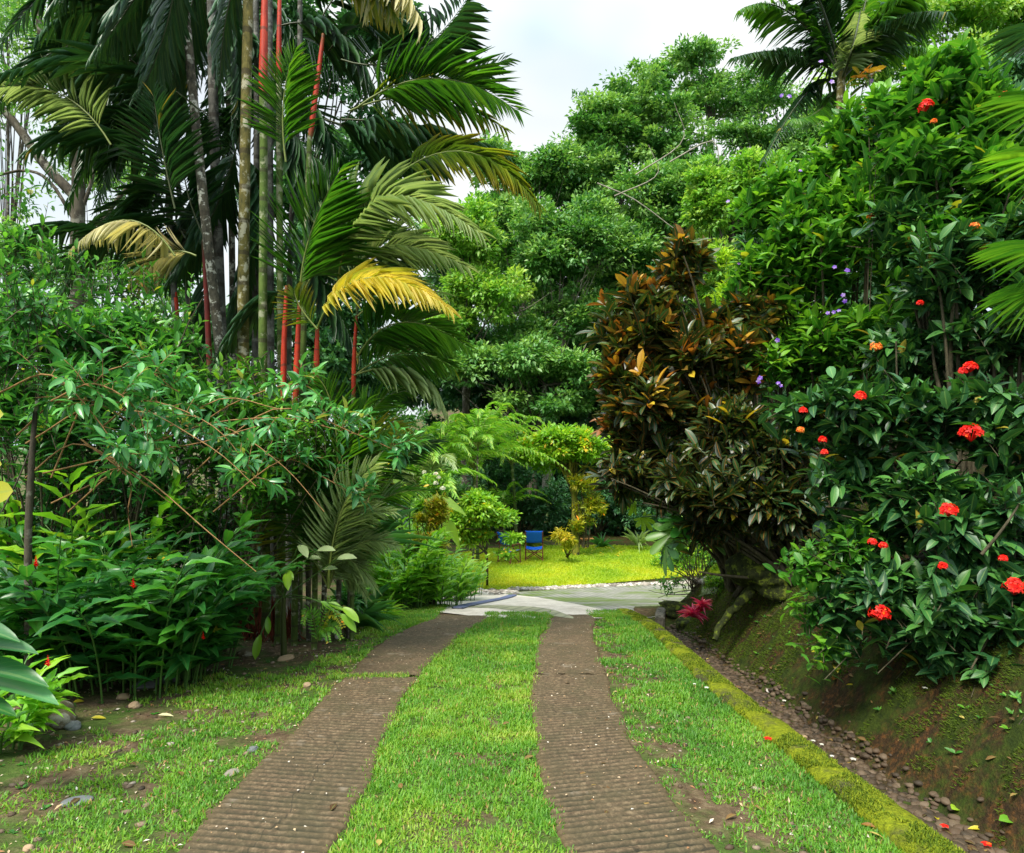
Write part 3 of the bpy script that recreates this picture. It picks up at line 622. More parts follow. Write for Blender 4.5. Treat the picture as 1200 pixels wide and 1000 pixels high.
# individual stones
def stone(name, label, px, py, r, seed, mat=ms, rnd=.6, sub=4, amp=.25, cat='stone', sink=.35, d=None):
    p = G(px, py) if d is None else gp(px, d); a = Acc(); rock(a, p + Z3 * r[2] * sink, r, sub, amp, rnd=rnd, seed=seed); V = a.V[0]
    e = empty(name, p, label, cat); 
    bpy.data.objects.remove(e); o = a.build(name, mat); o.data.transform(__import__('mathutils').Matrix.Translation(tuple(-p))); o.location = tuple(p); return tag(o, label, cat)
mboul = bark_mat('boulder_stone', (.05, .05, .025), (.15, .12, .07), (.30, .28, .22), 12)
mgst = plain('grey_stone', (.13, .14, .14), .8, .3, 30, .5)
mtan = plain('tan_stone', (.36, .25, .15), .8, .3, 30, .5)
stone('boulder', 'rounded mossy boulder under the large ginger leaves at left', 61, 849, (.155, .13, .105), 3.1, mboul, cat='boulder')
stone('stone', 'flat blue grey stone right next to the mossy boulder', 85, 853, (.075, .05, .03), 5.2, mgst)
stone('stone', 'pale stone behind the tan stone on the bare soil', 144, 819, (.045, .035, .03), 7.7, mtan)
stone('stone', 'larger tan stone lying on bare soil in front of the ginger clump', 158, 830, (.05, .04, .03), 1.7, mtan)
stone('stone', 'small tan stone at the grass edge left of the driveway track', 359, 805, (.035, .03, .022), 2.2, mtan)
stone('stone', 'dark grey stone at the left edge of the left driveway track', 296, 881, (.04, .03, .02), 9.2, mgst)
stone('stone', 'pale flat stone touching the edge of the left driveway track', 272, 907, (.045, .035, .012), 11.2, mps, .2)
stone('stone', 'tiny pale yellow stone near the bottom left of the lawn', 33, 997, (.022, .02, .014), 12.2, mtan)
stone('stone', 'flat grey stone sunk in the bare soil at lower left', 90, 940, (.07, .05, .012), 15.2, mgst)
stone('stone', 'broad brown rock at the foot of the palms beside the soil', 290, 768, (.10, .07, .05), 17.2, mboul)
stone('stone', 'brown rock in front of the young fishtail seedling', 335, 773, (.09, .06, .03), 19.2, mtan)
stone('stone', 'white pebble among the brown gravel of the ditch', 901, 812, (.03, .024, .02), 21.2, mps, .9)
stone('stone', 'pinkish pebble lying on the gravel near the kerb', 942, 866, (.028, .022, .016), 23.2, mtan)
# rubble heap behind the ginger clump base
for k, (px, py, s) in enumerate([(170, 806, .07), (184, 801, .09), (198, 799, .06)]):
    stone('stone', ['left of three grey rocks at the foot of the ginger clump', 'middle and biggest of three grey rocks at the ginger clump', 'right of three grey rocks at the foot of the ginger clump'][k], px, py, (s * 1.3, s, s * .7), 30 + k, mgst)
# block and mossy rocks at ditch end
mblk = bark_mat('weathered_block', (.05, .05, .035), (.18, .16, .13), (.10, .13, .03), 14)
def slab(name, label, cat, p, sx, sy, sz, rot, mat, tilt=0):
    bm = bmesh.new(); bmesh.ops.create_cube(bm, size=1)
    for v_ in bm.verts: v_.co.x *= sx; v_.co.y *= sy; v_.co.z = (v_.co.z + .5) * sz
    bmesh.ops.subdivide_edges(bm, edges=bm.edges[:], cuts=4, use_grid_fill=True); bmesh.ops.bevel(bm, geom=[e for e in bm.edges if e.calc_face_angle(0) > 1], offset=min(sx, sy, sz) * .12, segments=2, affect='EDGES')
    for v_ in bm.verts: v_.co.x += (float(fbm(v_.co.y * 12, v_.co.z * 12)) - .5) * .03; v_.co.z += (float(fbm(v_.co.y * 9, v_.co.x * 12)) - .5) * .03
    me = bpy.data.meshes.new(name); bm.to_mesh(me); bm.free(); me.materials.append(mat); o = bpy.data.objects.new(name, me); COL.objects.link(o)
    o.location = tuple(p); o.rotation_euler = (tilt, 0, rot); return tag(o, label, cat)
slab('stone_block', 'upright grey stone block at the far end of the mossy kerb', 'block', P(774, 748, 9.2), .12, .42, .36, -.25, mblk, .1)
mrk = bark_mat('mossy_rock', (.010, .013, .005), (.035, .045, .008), (.10, .13, .012), 24)
for px, py, d, r, s, lb in [(800, 716, 10.6, (.42, .22, .13), 2, 'long mossy ledge stone across the end of the ditch'),
                            (806, 735, 10.0, (.16, .2, .18), 4, 'dark mossy rock in the shadow below the pink bromeliad'),
                            (845, 740, 9.0, (.2, .3, .16), 6, 'mossy rock at the foot of the bank beside the bromeliad')]:
    p = P(px, py, d); a = Acc(); rock(a, p * 0, r, 4, .3, seed=s); o_ = a.build('mossy_rock', mrk); o_.location = tuple(p); tag(o_, lb, 'rock')
p = P(905, 672, 7.9); a = Acc(); rock(a, p * 0, (.42, .5, .25), 4, .55, seed=8); o_ = a.build('mossy_rock', mrk); o_.location = tuple(p); tag(o_, 'big mossy rock overhanging the bank below the copper leaved shrub', 'rock')
# root running down the bank
a = Acc(); tubes(a, path([P(905, 655, 7.9), P(880, 690, 7.8), P(862, 715, 7.75), P(836, 748, 7.6)], 30) + np.stack([(fbm(np.linspace(0, 6, 30), np.zeros(30)) - .5) * .14, (fbm(np.linspace(9, 15, 30), np.zeros(30)) - .5) * .12, (fbm(np.linspace(20, 26, 30), np.zeros(30)) - .5) * .10], 1), (np.linspace(.085, .03, 30) * (.75 + .5 * fbm(np.linspace(0, 9, 30), np.ones(30))))[None], 10); tag(a.build('root', mrk), 'thick dark mossy root running down the bank', 'root')
a = Acc(); tubes(a, path([P(868, 645, 8.3), P(872, 680, 8.3), P(860, 700, 8.3)], 10), np.linspace(.05, .03, 10)[None], 7); tag(a.build('root', M['stem']), 'slender dark root beside the thick one on the bank', 'root')
# drain grate
md = plain('drain_metal', (.10, .12, .22), .5, .5)
ga, gb = G(536, 715), G(601, 699.3); root = empty('drain_grate', (ga + gb) / 2, 'narrow blue grey drain grate crossing the pale concrete', 'drain grate')
dv = nrm(gb - ga); sd = nrm(np.cross(dv, Z3)); a = Acc(); L_ = np.linalg.norm(gb - ga); nb = int(L_ / .09)
for s in (-1, 1): 
    q = np.array([ga + dv * L_ * t + sd * .08 * s for t in np.linspace(0, 1, 20)]); q[:, 2] = H(q[:, 0], q[:, 1]) + .03; tubes(a, q, .014, 4)
a.build('frame', md, root); a = Acc(); q = np.array([[ga + dv * L_ * (t + .5) / nb + sd * .075 * s for s in (-1, 1)] for t in range(nb)]); q[..., 2] = H(q[..., 0], q[..., 1]) + .03
tubes(a, q, .018, 4); a.build('bars', md, root)
# ================================================================== BACKGROUND FOREST
def crown_acc(blobs, clumps, per, cr, size, ratio=.5, r=rng, flat=.65, jit=.25):
    a = Acc(); tips, u, C = sample_blobs(blobs, clumps, .3, low=.1, r=r)
    n = clumps * per; k = np.repeat(np.arange(clumps), per); R = (cr * (.45 + .95 * r.random(clumps) ** 1.5))[k]
    w = nrm(r.normal(size=(n, 3))); w[:, 2] = np.where(w[:, 2] < 0, w[:, 2] * .35, w[:, 2]); rad = r.random(n) ** .35
    pos = tips[k] + w * A3(1, 1, flat) * (R * rad * (.72 + .5 * fbm(w[:, 0] * 3 + k, w[:, 1] * 3 + w[:, 2] * 2, 2)))[:, None]
    D = nrm(w * .7 + u[k] * .5 - Z3 * .25 + r.normal(0, .45, (n, 3))); N = nrm(w * .5 + Z3 * .7 + r.normal(0, .4, (n, 3)))
    S = size * (.7 + .6 * r.random(n)); rn = np.clip(.05 + .7 * r.random(clumps)[k] + .35 * r.random(n) + .1 * w[:, 2], 0, 1)
    place(a, RH, pos, D, N, S, S * ratio, rn); return a, tips
def tree(name, label, base, blobs, clumps, per, cr, size, mat, trunk=None, tr=.3, limbs=26, bark='bark', group=None, flat=.65, ratio=.5, cat='tree', lr=.05):
    root = empty(name, base, label, cat, group); b = np.asarray(base, float)
    a, tips = crown_acc(blobs, int(clumps * 1.25), int(per * 1.2), cr * .78, size * .95, ratio, flat=flat); a.build('crown', mat, root)
    top = np.mean([np.array(q[0]) for q in blobs], 0); t = Acc()
    pth = path(trunk if trunk is not None else [b - Z3 * .3, b * .6 + top * .4 + rng.normal(0, .2, 3), top], 10)
    tubes(t, pth, np.linspace(tr, tr * .35, 10)[None], 9)
    k = rng.choice(len(tips), min(limbs, len(tips)), replace=False); E = tips[k]; s = pth[rng.integers(4, 10, len(k))]
    Cc = s * .5 + E * .5 + Z3 * np.linalg.norm(E - s, axis=1)[:, None] * .12 + rng.normal(0, .25, E.shape)
    tubes(t, bez(s, Cc, E, 8), np.linspace(lr, lr * .2, 8)[None] * (.6 + .8 * rng.random((len(k), 1))), 5); t.build('trunk', M[bark], root); return root
def bl(px, py, d, rx, ry, rz=None):
    """blob given by where it is seen: radii in metres derived from its size at that distance"""
    s = d / F; return (P(px, py, d), (rx * s, (rz or rx) * s * .8, ry * s))
FB = 'trees rising behind the lawn'
T = lambda lb, d, bx, blobs, cl, mat, **k: tree(k.pop('name', 'forest_tree'), lb, gp(bx, d), blobs, cl, k.pop('per', 55), k.pop('cr', .95), k.pop('size', .30), M[mat], group=FB, **k)
T('tallest forest tree with a sparse open top against the sky', 46, 830, [bl(815, 75, 46, 48, 38), bl(770, 95, 46, 22, 22), bl(850, 130, 46, 55, 45), bl(890, 120, 46, 30, 35)], 150, 'far', cr=1.1, flat=.7, tr=.4, per=60)
T('forest tree with a rounded dome crown left of the tallest tree', 42, 710, [bl(705, 175, 42, 60, 55), bl(740, 140, 42, 60, 40), bl(700, 230, 42, 60, 60), bl(780, 190, 42, 60, 60)], 420, 'far')
T('dark wispy tree standing out on the skyline left of the dome crown', 45, 690, [bl(695, 122, 45, 22, 12), bl(735, 112, 45, 22, 12), bl(720, 150, 45, 40, 25)], 40, 'fard', cr=.7)
T('forest tree with small grey green leaves below the skyline dip', 40, 610, [bl(590, 200, 40, 50, 40), bl(650, 215, 40, 50, 45), bl(600, 270, 40, 60, 55)], 330, 'far')
T('tree with bright yellow green lower leaves behind the palm clump', 33, 545, [bl(540, 300, 33, 50, 60), bl(570, 350, 33, 55, 50), bl(530, 390, 33, 35, 50)], 300, 'fary', size=.26)
T('broad forest tree in the middle with hanging grey green boughs', 34, 640, [bl(640, 320, 34, 70, 60), bl(700, 300, 34, 60, 60), bl(620, 400, 34, 45, 40), bl(690, 385, 34, 50, 40), bl(660, 440, 34, 50, 22)], 460, 'far', size=.26, bark='barkp')
T('forest tree right of centre filling behind the copper shrub', 36, 790, [bl(770, 260, 36, 70, 70), bl(830, 230, 36, 60, 60), bl(740, 350, 36, 60, 70), bl(850, 330, 36, 60, 70)], 460, 'far', size=.28)
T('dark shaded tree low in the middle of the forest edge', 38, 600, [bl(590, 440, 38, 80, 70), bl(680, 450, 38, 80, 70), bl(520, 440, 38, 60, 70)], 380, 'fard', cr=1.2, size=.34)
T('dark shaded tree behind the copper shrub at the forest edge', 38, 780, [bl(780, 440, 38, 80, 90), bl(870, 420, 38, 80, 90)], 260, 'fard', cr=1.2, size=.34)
T('bright climber covered tree glowing behind the purple flowered shrub', 25, 850, [bl(840, 250, 25, 28, 60), bl(880, 230, 25, 45, 50), bl(850, 330, 25, 40, 50)], 330, 'fary', size=.2, cr=.55)
T('feathery tree top showing behind the coconut palm', 40, 905, [bl(905, 120, 40, 40, 45), bl(930, 180, 40, 50, 50), bl(880, 170, 40, 50, 40), bl(965, 150, 40, 50, 40), bl(900, 220, 40, 60, 40)], 260, 'far', cr=1.0, size=.26)
T('pale green tree behind the coconut palm at upper right', 28, 1100, [bl(1090, 30, 28, 80, 50), bl(1170, 40, 28, 60, 60), bl(1040, 80, 28, 60, 50), bl(1130, 110, 28, 90, 50)], 300, 'fary', size=.22, cr=.7)
T('forest tree hidden low behind the right hand shrubs', 30, 1050, [bl(1000, 250, 30, 90, 90), bl(1120, 230, 30, 100, 100)], 260, 'far', size=.3, cr=1.)
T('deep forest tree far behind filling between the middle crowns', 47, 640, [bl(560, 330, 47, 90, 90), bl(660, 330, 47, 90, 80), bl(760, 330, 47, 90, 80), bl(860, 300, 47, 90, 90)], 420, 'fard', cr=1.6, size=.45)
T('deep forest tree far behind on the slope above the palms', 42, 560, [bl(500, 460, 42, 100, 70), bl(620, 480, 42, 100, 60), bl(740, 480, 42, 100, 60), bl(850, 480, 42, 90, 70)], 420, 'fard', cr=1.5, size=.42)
n = 60000; X = -14 + 40 * rng.random(n); Y = 27.5 + 22 * rng.random(n); a = Acc()
D = nrm(rng.normal(size=(n, 3)) + A3(0, -.6, .3)); place(a, RH, np.stack([X, Y, H(X, Y) + .7 * rng.random(n) ** 2], 1), D, rng.normal(size=(n, 3)) * .4 + Z3, .3, .16, rng.random(n) * .6)
tag(a.build('undergrowth', M['fard']), kind='stuff')
T('leafy forest tree leaning out low over the areca palms', 31, 620, [bl(600, 430, 31, 60, 34), bl(680, 440, 31, 55, 34), bl(545, 440, 31, 45, 36), bl(640, 480, 31, 60, 26), bl(730, 470, 31, 40, 40)], 260, 'far', size=.26, cr=.8)
T('big leafy tree on the slope closing the gaps between middle crowns', 44, 700, [bl(540, 300, 44, 70, 70), bl(620, 300, 44, 70, 70), bl(700, 280, 44, 80, 80), bl(790, 290, 44, 80, 80), bl(870, 260, 44, 70, 70), bl(600, 380, 44, 90, 60), bl(740, 390, 44, 90, 60)], 420, 'far', cr=1.5, size=.36)
# pale bare branches in the forest
a = Acc()
for pts in [[(720, 230), (770, 205), (760, 170)], [(700, 215), (745, 235), (800, 275), (825, 280)], [(745, 205), (800, 165), (790, 120)], [(785, 190), (835, 165), (842, 200), (838, 230)], [(570, 372), (610, 365), (650, 340)], [(680, 330), (690, 315), (660, 300)]]:
    d = 33.2; tubes(a, path([P(x, y, d) for x, y in pts], 10), np.linspace(.04, .012, 10)[None], 5)
tag(a.build('dead_branches', M['barkp']), 'pale bare dead branches showing among the forest crowns', 'branch')
# low hedge and understory behind the lawn
UB = 'shrubs along the back of the lawn'
def under(lb, px, d, blobs, n, tm, size, ratio, mat, L=.5, m=9, **k):
    return shrub(k.pop('name', 'garden_shrub'), lb, 'shrub', gp(px, d), blobs, n, L, m, tm, size, ratio, M[mat], group=UB, **k)
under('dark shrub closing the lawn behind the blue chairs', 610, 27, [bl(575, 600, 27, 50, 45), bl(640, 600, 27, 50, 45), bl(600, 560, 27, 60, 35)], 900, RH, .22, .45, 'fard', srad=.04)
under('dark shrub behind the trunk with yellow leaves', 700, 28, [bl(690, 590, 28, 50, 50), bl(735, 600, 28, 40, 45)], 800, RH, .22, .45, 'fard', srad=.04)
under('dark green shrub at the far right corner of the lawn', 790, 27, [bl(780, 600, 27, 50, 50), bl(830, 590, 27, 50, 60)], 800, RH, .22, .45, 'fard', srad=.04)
under('dull green bush left of the blue chairs at the lawn edge', 540, 26, [bl(520, 590, 26, 60, 60), bl(470, 580, 26, 50, 60)], 700, RH, .22, .45, 'far', srad=.04)
under('pale speckled bush seen past the bromeliad at the road end', 800, 20.5, [bl(800, 660, 20.5, 35, 22), bl(840, 655, 20.5, 35, 24)], 300, LF2, .14, .4, 'lime', L=.4)
# areca like palms in the mid ground
def palm(name, label, base, top, tr, fr, L, mat, n=11, trunkmat='ptg', w=.05, fl=2.6, nl=30, group=None, up=(0.2, 1.3), shaft=None, cat='palm', hang=.15, curl=1, an0=None, rr=.014):
    root = empty(name, base, label, cat, group); b = np.asarray(base, float); tp = np.asarray(top, float)
    if tr > 0:
        a = Acc(); pth = path([b - Z3 * .1, (b + tp) / 2 + A3(.03, 0, 0), tp], 12); tubes(a, pth, np.linspace(tr, tr * .75, 12)[None], 9); a.build('trunk', M[trunkmat], root)
    if shaft is not None:
        a = Acc(); tubes(a, path([tp - Z3 * .04, tp + Z3 * shaft], 6), np.array([tr * .8, tr * .95, tr * .95, tr * .85, tr * .7, tr * .5])[None], 8); a.build('crownshaft', M['shaft'], root); tp = tp + Z3 * shaft * .95
    for k in range(n):
        an = k * 2.4 + rng.normal(0, .25) + (an0 or 0); ti = up[0] + (up[1] - up[0]) * (k + .5) / n + rng.normal(0, .08); l = fl * (.8 + .35 * rng.random())
        h = A3(math.cos(an), math.sin(an), 0); Mi = tp + h * l * .5 * math.sin(ti) + Z3 * l * .5 * math.cos(ti) * 1.15
        B = tp + h * l * (math.sin(ti) * .95 + .12) + Z3 * l * (math.cos(ti) * .85 - .30)
        frond(root, tp, Mi, B, L, M[mat] if isinstance(mat, str) else M[mat[k % len(mat)]], nl, hang, w, curl=curl, rr=rr)
    return root
AG = 'areca palms behind the bed'
palm('areca_palm', 'bright areca palm with fountain crown behind the lawn', gp(560, 22), P(555, 550, 22), .06, 0, 0.43, 'areca', 20, w=.034, hang=.32, fl=2.9, nl=26, group=AG)
palm('areca_palm', 'pale areca palm left of the fountain crowned one', gp(515, 20), P(515, 560, 20), .06, 0, 0.40, 'areca', 18, w=.034, hang=.32, fl=2.5, nl=26, group=AG)
palm('areca_palm', 'thin white stemmed palm rising behind the lime bush', gp(553, 20), P(560, 525, 20), .035, 0, 0.36, 'areca', 12, trunkmat='ptr', w=.034, hang=.32, fl=1.9, nl=24, group=AG)
palm('areca_palm', 'areca palm nearest the dark forest gap', gp(605, 25.5), P(600, 545, 25.5), .07, 0, 0.47, 'areca', 18, w=.034, hang=.32, fl=2.8, nl=26, group=AG)
palm('areca_palm', 'low areca palm arching beside the blue chairs', gp(590, 25.5), P(590, 600, 25.5), .05, 0, 0.36, 'areca', 10, w=.034, hang=.32, fl=1.8, nl=24, group=AG)
palm('areca_palm', 'dark green palm left of the flat topped tree', gp(640, 30), P(645, 545, 30), .06, 0, 0.40, 'pg', 10, w=.034, hang=.32, fl=2.2, nl=24, group=AG)
palm('areca_palm', 'palm with pale fan of fronds above the white flowers', gp(505, 17), P(498, 580, 17), .05, 0, .5, ('areca', 'pp'), 11, w=.045, fl=1.9, nl=28, group=AG)
palm('areca_palm', 'tall areca palm whose fronds top out against the dark forest gap', gp(575, 27), P(572, 535, 27), .06, 0, 0.50, 'areca', 16, w=.034, hang=.32, fl=3.2, nl=28, group=AG)
palm('areca_palm', 'feathery areca palm half hidden behind the palm suckers', gp(490, 21), P(488, 560, 21), .06, 0, 0.43, 'areca', 16, w=.034, hang=.32, fl=2.8, nl=28, group=AG)
# flat topped lime tree over mossy trunk
b = gp(675, 23); 
tree('spreading_tree', 'flat topped lime green tree with a mossy leaning trunk', b, [bl(640, 540, 23, 40, 18), bl(685, 530, 23, 45, 20), bl(655, 518, 23, 36, 14), bl(712, 535, 23, 22, 20), bl(615, 528, 23, 16, 12)], 330, 40, .42, .18, M['lime'],
     [b - Z3 * .2, P(674, 610, 23), P(673, 580, 23), P(668, 555, 23), P(672, 540, 23)], .15, 24, 'mosst', lr=.05)
shrub('variegated_croton', 'yellow and olive croton hanging against the mossy trunk', 'croton', P(686, 640, 22.7), [bl(686, 570, 22.7, 20, 20), bl(690, 595, 22.7, 20, 20), bl(682, 615, 22.7, 16, 16)], 240, .35, 12, LF2, .20, .2, M['croton_y'], stems=10, srad=.02, base_r=-.1)
shrub('variegated_croton', 'small yellow croton in front of the mossy trunk on the lawn', 'croton', G(663, 654), [bl(663, 632, 21.3, 10, 12), bl(657, 628, 21.3, 8, 9), bl(668, 636, 21.3, 8, 10)], 90, .25, 14, LF2, .2, .16, M['croton_y'], stems=6, srad=.025, base_r=.1, grav=.6)
strap_plant('spiky_plant', 'dark spiky rosette plant behind the right blue chair', 'plant', G(621, 641), 34, .75, .07, M['po'])
strap_plant('spiky_plant', 'spiky rosette plant at the lawn edge right of the croton trunk', 'plant', G(706, 642), 26, .7, .05, M['strap'])
strap_plant('spiky_plant', 'pale spiky palm like plant at the lawn edge behind the hanging leaf', 'plant', P(748, 640, 24), 26, .9, .05, M['pp'])
# wooden bird table (orange plank on a short post)
p = P(688, 632, 26); root = empty('garden_bench', gnd(p[0], p[1]), 'small orange brown wooden bench in the shade beyond the lawn', 'bench')
def box(acc, c, s, rz=0):
    V = np.array([[x, y, z] for x in (-.5, .5) for y in (-.5, .5) for z in (-.5, .5)]) * np.asarray(s); ca, sa = math.cos(rz), math.sin(rz)
    V = np.stack([V[:, 0] * ca - V[:, 1] * sa, V[:, 0] * sa + V[:, 1] * ca, V[:, 2]], 1) + np.asarray(c)
    for f in [(0, 1, 3, 2), (4, 6, 7, 5), (0, 4, 5, 1), (2, 3, 7, 6), (0, 2, 6, 4), (1, 5, 7, 3)]: acc.add(V[list(f)], (0, 0, .5), None, [(0, 1, 2, 3)])
zt = p[2]; zg = float(H(p[0], p[1]))
a = Acc()
for q in (-.12, 0, .12): box(a, A3(p[0], p[1] + q, zt), (.5, .11, .05))
a.build('seat', M['owood'], root, False)
for s in (-.2, .2):
    a = Acc(); box(a, A3(p[0] + s, p[1], (zt + zg) / 2 - .03), (.05, .3, zt - zg - .05)); a.build('leg', M['wood'], root, False)
# ---- blue folding chairs
def deck_chair(label, loc, rz, s=1.0):
    root = empty('deck_chair', loc, label, 'chair', 'blue canvas chairs on the lawn'); root.location = (0, 0, 0)
    def bar(pts, r, nm, mat='wood', sides=6):
        a = Acc(); tubes(a, np.array(pts, float) * s, r * s, sides); a.build(nm, M[mat], root)
    for x in (-.28, .28):
        bar([(x, -.02, .42), (x, -.16, .72), (x, -.28, 1.0)], .022, 'back_post')
        bar([(x, .25, .0), (x, .23, .62)], .02, 'leg'); bar([(x, -.22, .0), (x, -.10, .60)], .02, 'leg')
        bar([(x, -.22, .62), (x, .30, .63)], .026, 'armrest'); bar([(x, -.30, .02), (x, .32, .02)], .02, 'foot_rail')
    for x in (-1, 1):
        bar([(x * .27, .2, .40), (-x * .27, .2, .05)], .016, 'cross_brace'); bar([(x * .27, -.19, .40), (-x * .27, -.19, .05)], .016, 'cross_brace')
    bar([(-.28, -.2, .3), (.28, -.2, .3)], .015, 'stretcher')
    def cloth(p0, p1, sag, nm, axis_):
        us = np.linspace(-.29, .29, 9); vs = np.linspace(0, 1, 8); a = Acc(); U, W = np.meshgrid(us, vs); c = np.asarray(p0)[None, None] * (1 - W[..., None]) + np.asarray(p1)[None, None] * W[..., None]
        V = c + U[..., None] * A3(1, 0, 0) + (-(1 - (U / .29) ** 2) * sag)[..., None] * np.asarray(axis_)
        i, j = np.meshgrid(np.arange(7), np.arange(8), indexing='ij'); Q = np.stack([i * 9 + j, i * 9 + j + 1, (i + 1) * 9 + j + 1, (i + 1) * 9 + j], -1).reshape(-1, 4)
        a.add(V.reshape(-1, 3) * s, (0, 0, .5), None, Q); o_ = a.build(nm, M['canvas'], root); sd_ = o_.modifiers.new('thick', 'SOLIDIFY'); sd_.thickness = .012 * s
    cloth((0, -.12, .60), (0, -.285, 1.0), .03, 'backrest', (0, -1, .3)); cloth((0, -.12, .42), (0, .27, .45), .05, 'seat', (0, 0, 1))
    root.location = tuple(float(v_) for v_ in loc); root.rotation_euler = (0, 0, rz); return root
deck_chair('blue canvas chair seen from behind on the lawn', G(626, 657), -.05, .98)
deck_chair('blue canvas chair turned sideways half hidden by lime leaves', G(596, 660), -.75, .98)
# ================================================================== RIGHT SIDE
def S_(name, lb, cat, base, blobs, n, L, m, tm, size, ratio, mat, **k): return shrub(name, lb, cat, base, blobs, n, L, m, tm, size, ratio, M[mat], **k)
def flowers(root, pts, r, mat, n=26, ps=.02):
    r = r * .72; ps = ps * .9
    for (px, py, d, s) in pts: flower_ball(root, P(px, py, d), r * s, M[mat], n, 'flower', ps * (.7 + .3 * s), facing=(-.2, -.8, .3))
def petals5(root, pts, mat, size=.022):
    for (px, py, d) in pts:
        flat_flower(root, P(px, py, d), A3(-.3, -1, .4) + rng.normal(0, .3, 3), size * (.8 + .4 * rng.random()), M[mat])
# copper croton
cr_ = S_('copper_croton', 'tall copper and dark green croton shrub leaning over the ditch', 'croton', gp(880, 8.6) , 
   [bl(800, 325, 8.6, 44, 36), bl(755, 365, 8.6, 46, 44), bl(745, 410, 8.5, 46, 50), bl(728, 450, 8.5, 34, 50), bl(850, 380, 8.7, 30, 40), bl(770, 480, 8.5, 60, 60), bl(815, 420, 8.6, 55, 60), bl(830, 490, 8.6, 60, 55), bl(732, 505, 8.6, 42, 42), bl(870, 440, 8.6, 45, 50), bl(890, 380, 8.7, 26, 36)],
   560, .42, 13, LFO, .31, .27, 'croton_c', stems=46, srad=.03, spread=1.25, grav=.02, upk=.5, t0=.4, young=.46, base_r=-.07, rsp=.72, up=.7, inner=.25, bases=[gp(880, 8.6), gp(865, 8.9), gp(905, 8.4)])
bz = Acc(); dk = [(830, 470, 8.3), (905, 600, 8.0)]
S_('copper_croton', 'dark almost black leaved croton low on the bank behind the copper one', 'croton', gp(930, 7.6), [bl(850, 590, 7.6, 70, 60), bl(920, 610, 7.5, 70, 60), bl(900, 540, 7.7, 80, 60), bl(820, 620, 7.8, 40, 35), bl(770, 540, 8.3, 60, 45), bl(800, 580, 8.2, 60, 50), bl(745, 560, 8.5, 34, 34), bl(850, 500, 8.3, 60, 40)],
   620, .4, 12, LFO, .27, .26, 'croton_c', stems=30, srad=.03, spread=1.1, grav=.2, young=.2, rsp=.5, base_r=-.24, t0=.3, bases=[gp(930, 7.6), gp(960, 7.4)])
# yellow narrow leaved croton glowing behind
S_('yellow_croton', 'yellow green narrow leaved croton glowing behind the copper shrub', 'croton', gp(890, 10.5), [bl(880, 385, 10.5, 38, 50), bl(850, 350, 10.5, 24, 28), bl(905, 420, 10.5, 30, 30), bl(845, 300, 10.5, 14, 12)],
   420, .4, 13, LF2, .17, .2, 'lime', stems=20, srad=.03, base_r=.35)
S_('lime_shrub', 'bright yellow green bush seen through the gap under the copper shrub', 'shrub', gnd(3.9, 13.5), [bl(830, 625, 13.5, 40, 28), bl(800, 650, 13.5, 30, 16), bl(862, 612, 13.5, 30, 30)], 260, .35, 10, LF2, .13, .3, 'lime', stems=16)
# philodendron leaves
def lobed(root, c, D, N, size, mat, lobes=6):
    """deeply lobed leaf blade"""
    m_ = []; nb = 96
    for q in range(nb + 1):
        t = q / nb * 2 - 1; an = t * 2.2; r_ = (1.0 - .28 * abs(t) ** 1.5) * (.34 + .66 * abs(math.cos(t * math.pi * lobes / 2 + 0)) ** .6); m_.append((r_ * math.sin(an) * .75, r_ * math.cos(an) * .85 + .15, -.25 * r_ * r_))
    V = np.array([(0, .0, .05)] + m_); X = None
    t = dict(V=V, U=np.stack([np.r_[.5, np.linspace(0, 1, nb + 1)], np.full(nb + 2, .5)], 1), T=np.array([(0, q, q + 1) for q in range(1, nb + 1)]), Q=np.zeros((0, 4), int))
    a = Acc(); place(a, t, c[None], D, N, size, size, .7); o_ = a.build('leaf', mat, root); return o_
ph = empty('philodendron', gp(850, 7.9), 'philodendron with a bright lime leaf and dark hanging lobed leaves under the copper shrub', 'plant')
b0 = P(850, 650, 7.9)
for (px, py, d, D, N, s, mt) in [(745, 592, 9.0, (-.5, -.3, .25), (.0, -.9, .5), .26, 'lime'), (752, 606, 9.0, (.5, -.3, -.6), (0, -.9, .4), .22, 'lime'), (733, 585, 9.1, (-.2, -.2, .9), (0, -1, .2), .2, 'lime'),
                                 (790, 622, 8.0, (-.6, -.2, -.45), (.55, -.3, .8), .38, 'pg'), (782, 640, 7.9, (-.3, -.1, -1), (-.8, -.2, .5), .34, 'pd'), (805, 612, 7.9, (-.8, -.3, .0), (.4, -.4, .9), .36, 'ging')]:
    c = P(px, py, d); lobed(ph, c, A3(*D), A3(*N), s, M[mt]); a = Acc(); tubes(a, bez(b0, (b0 + c) / 2 + Z3 * .3, c, 8), np.linspace(.016, .01, 8)[None], 5); a.build('leaf_stalk', M['gstem'], ph)
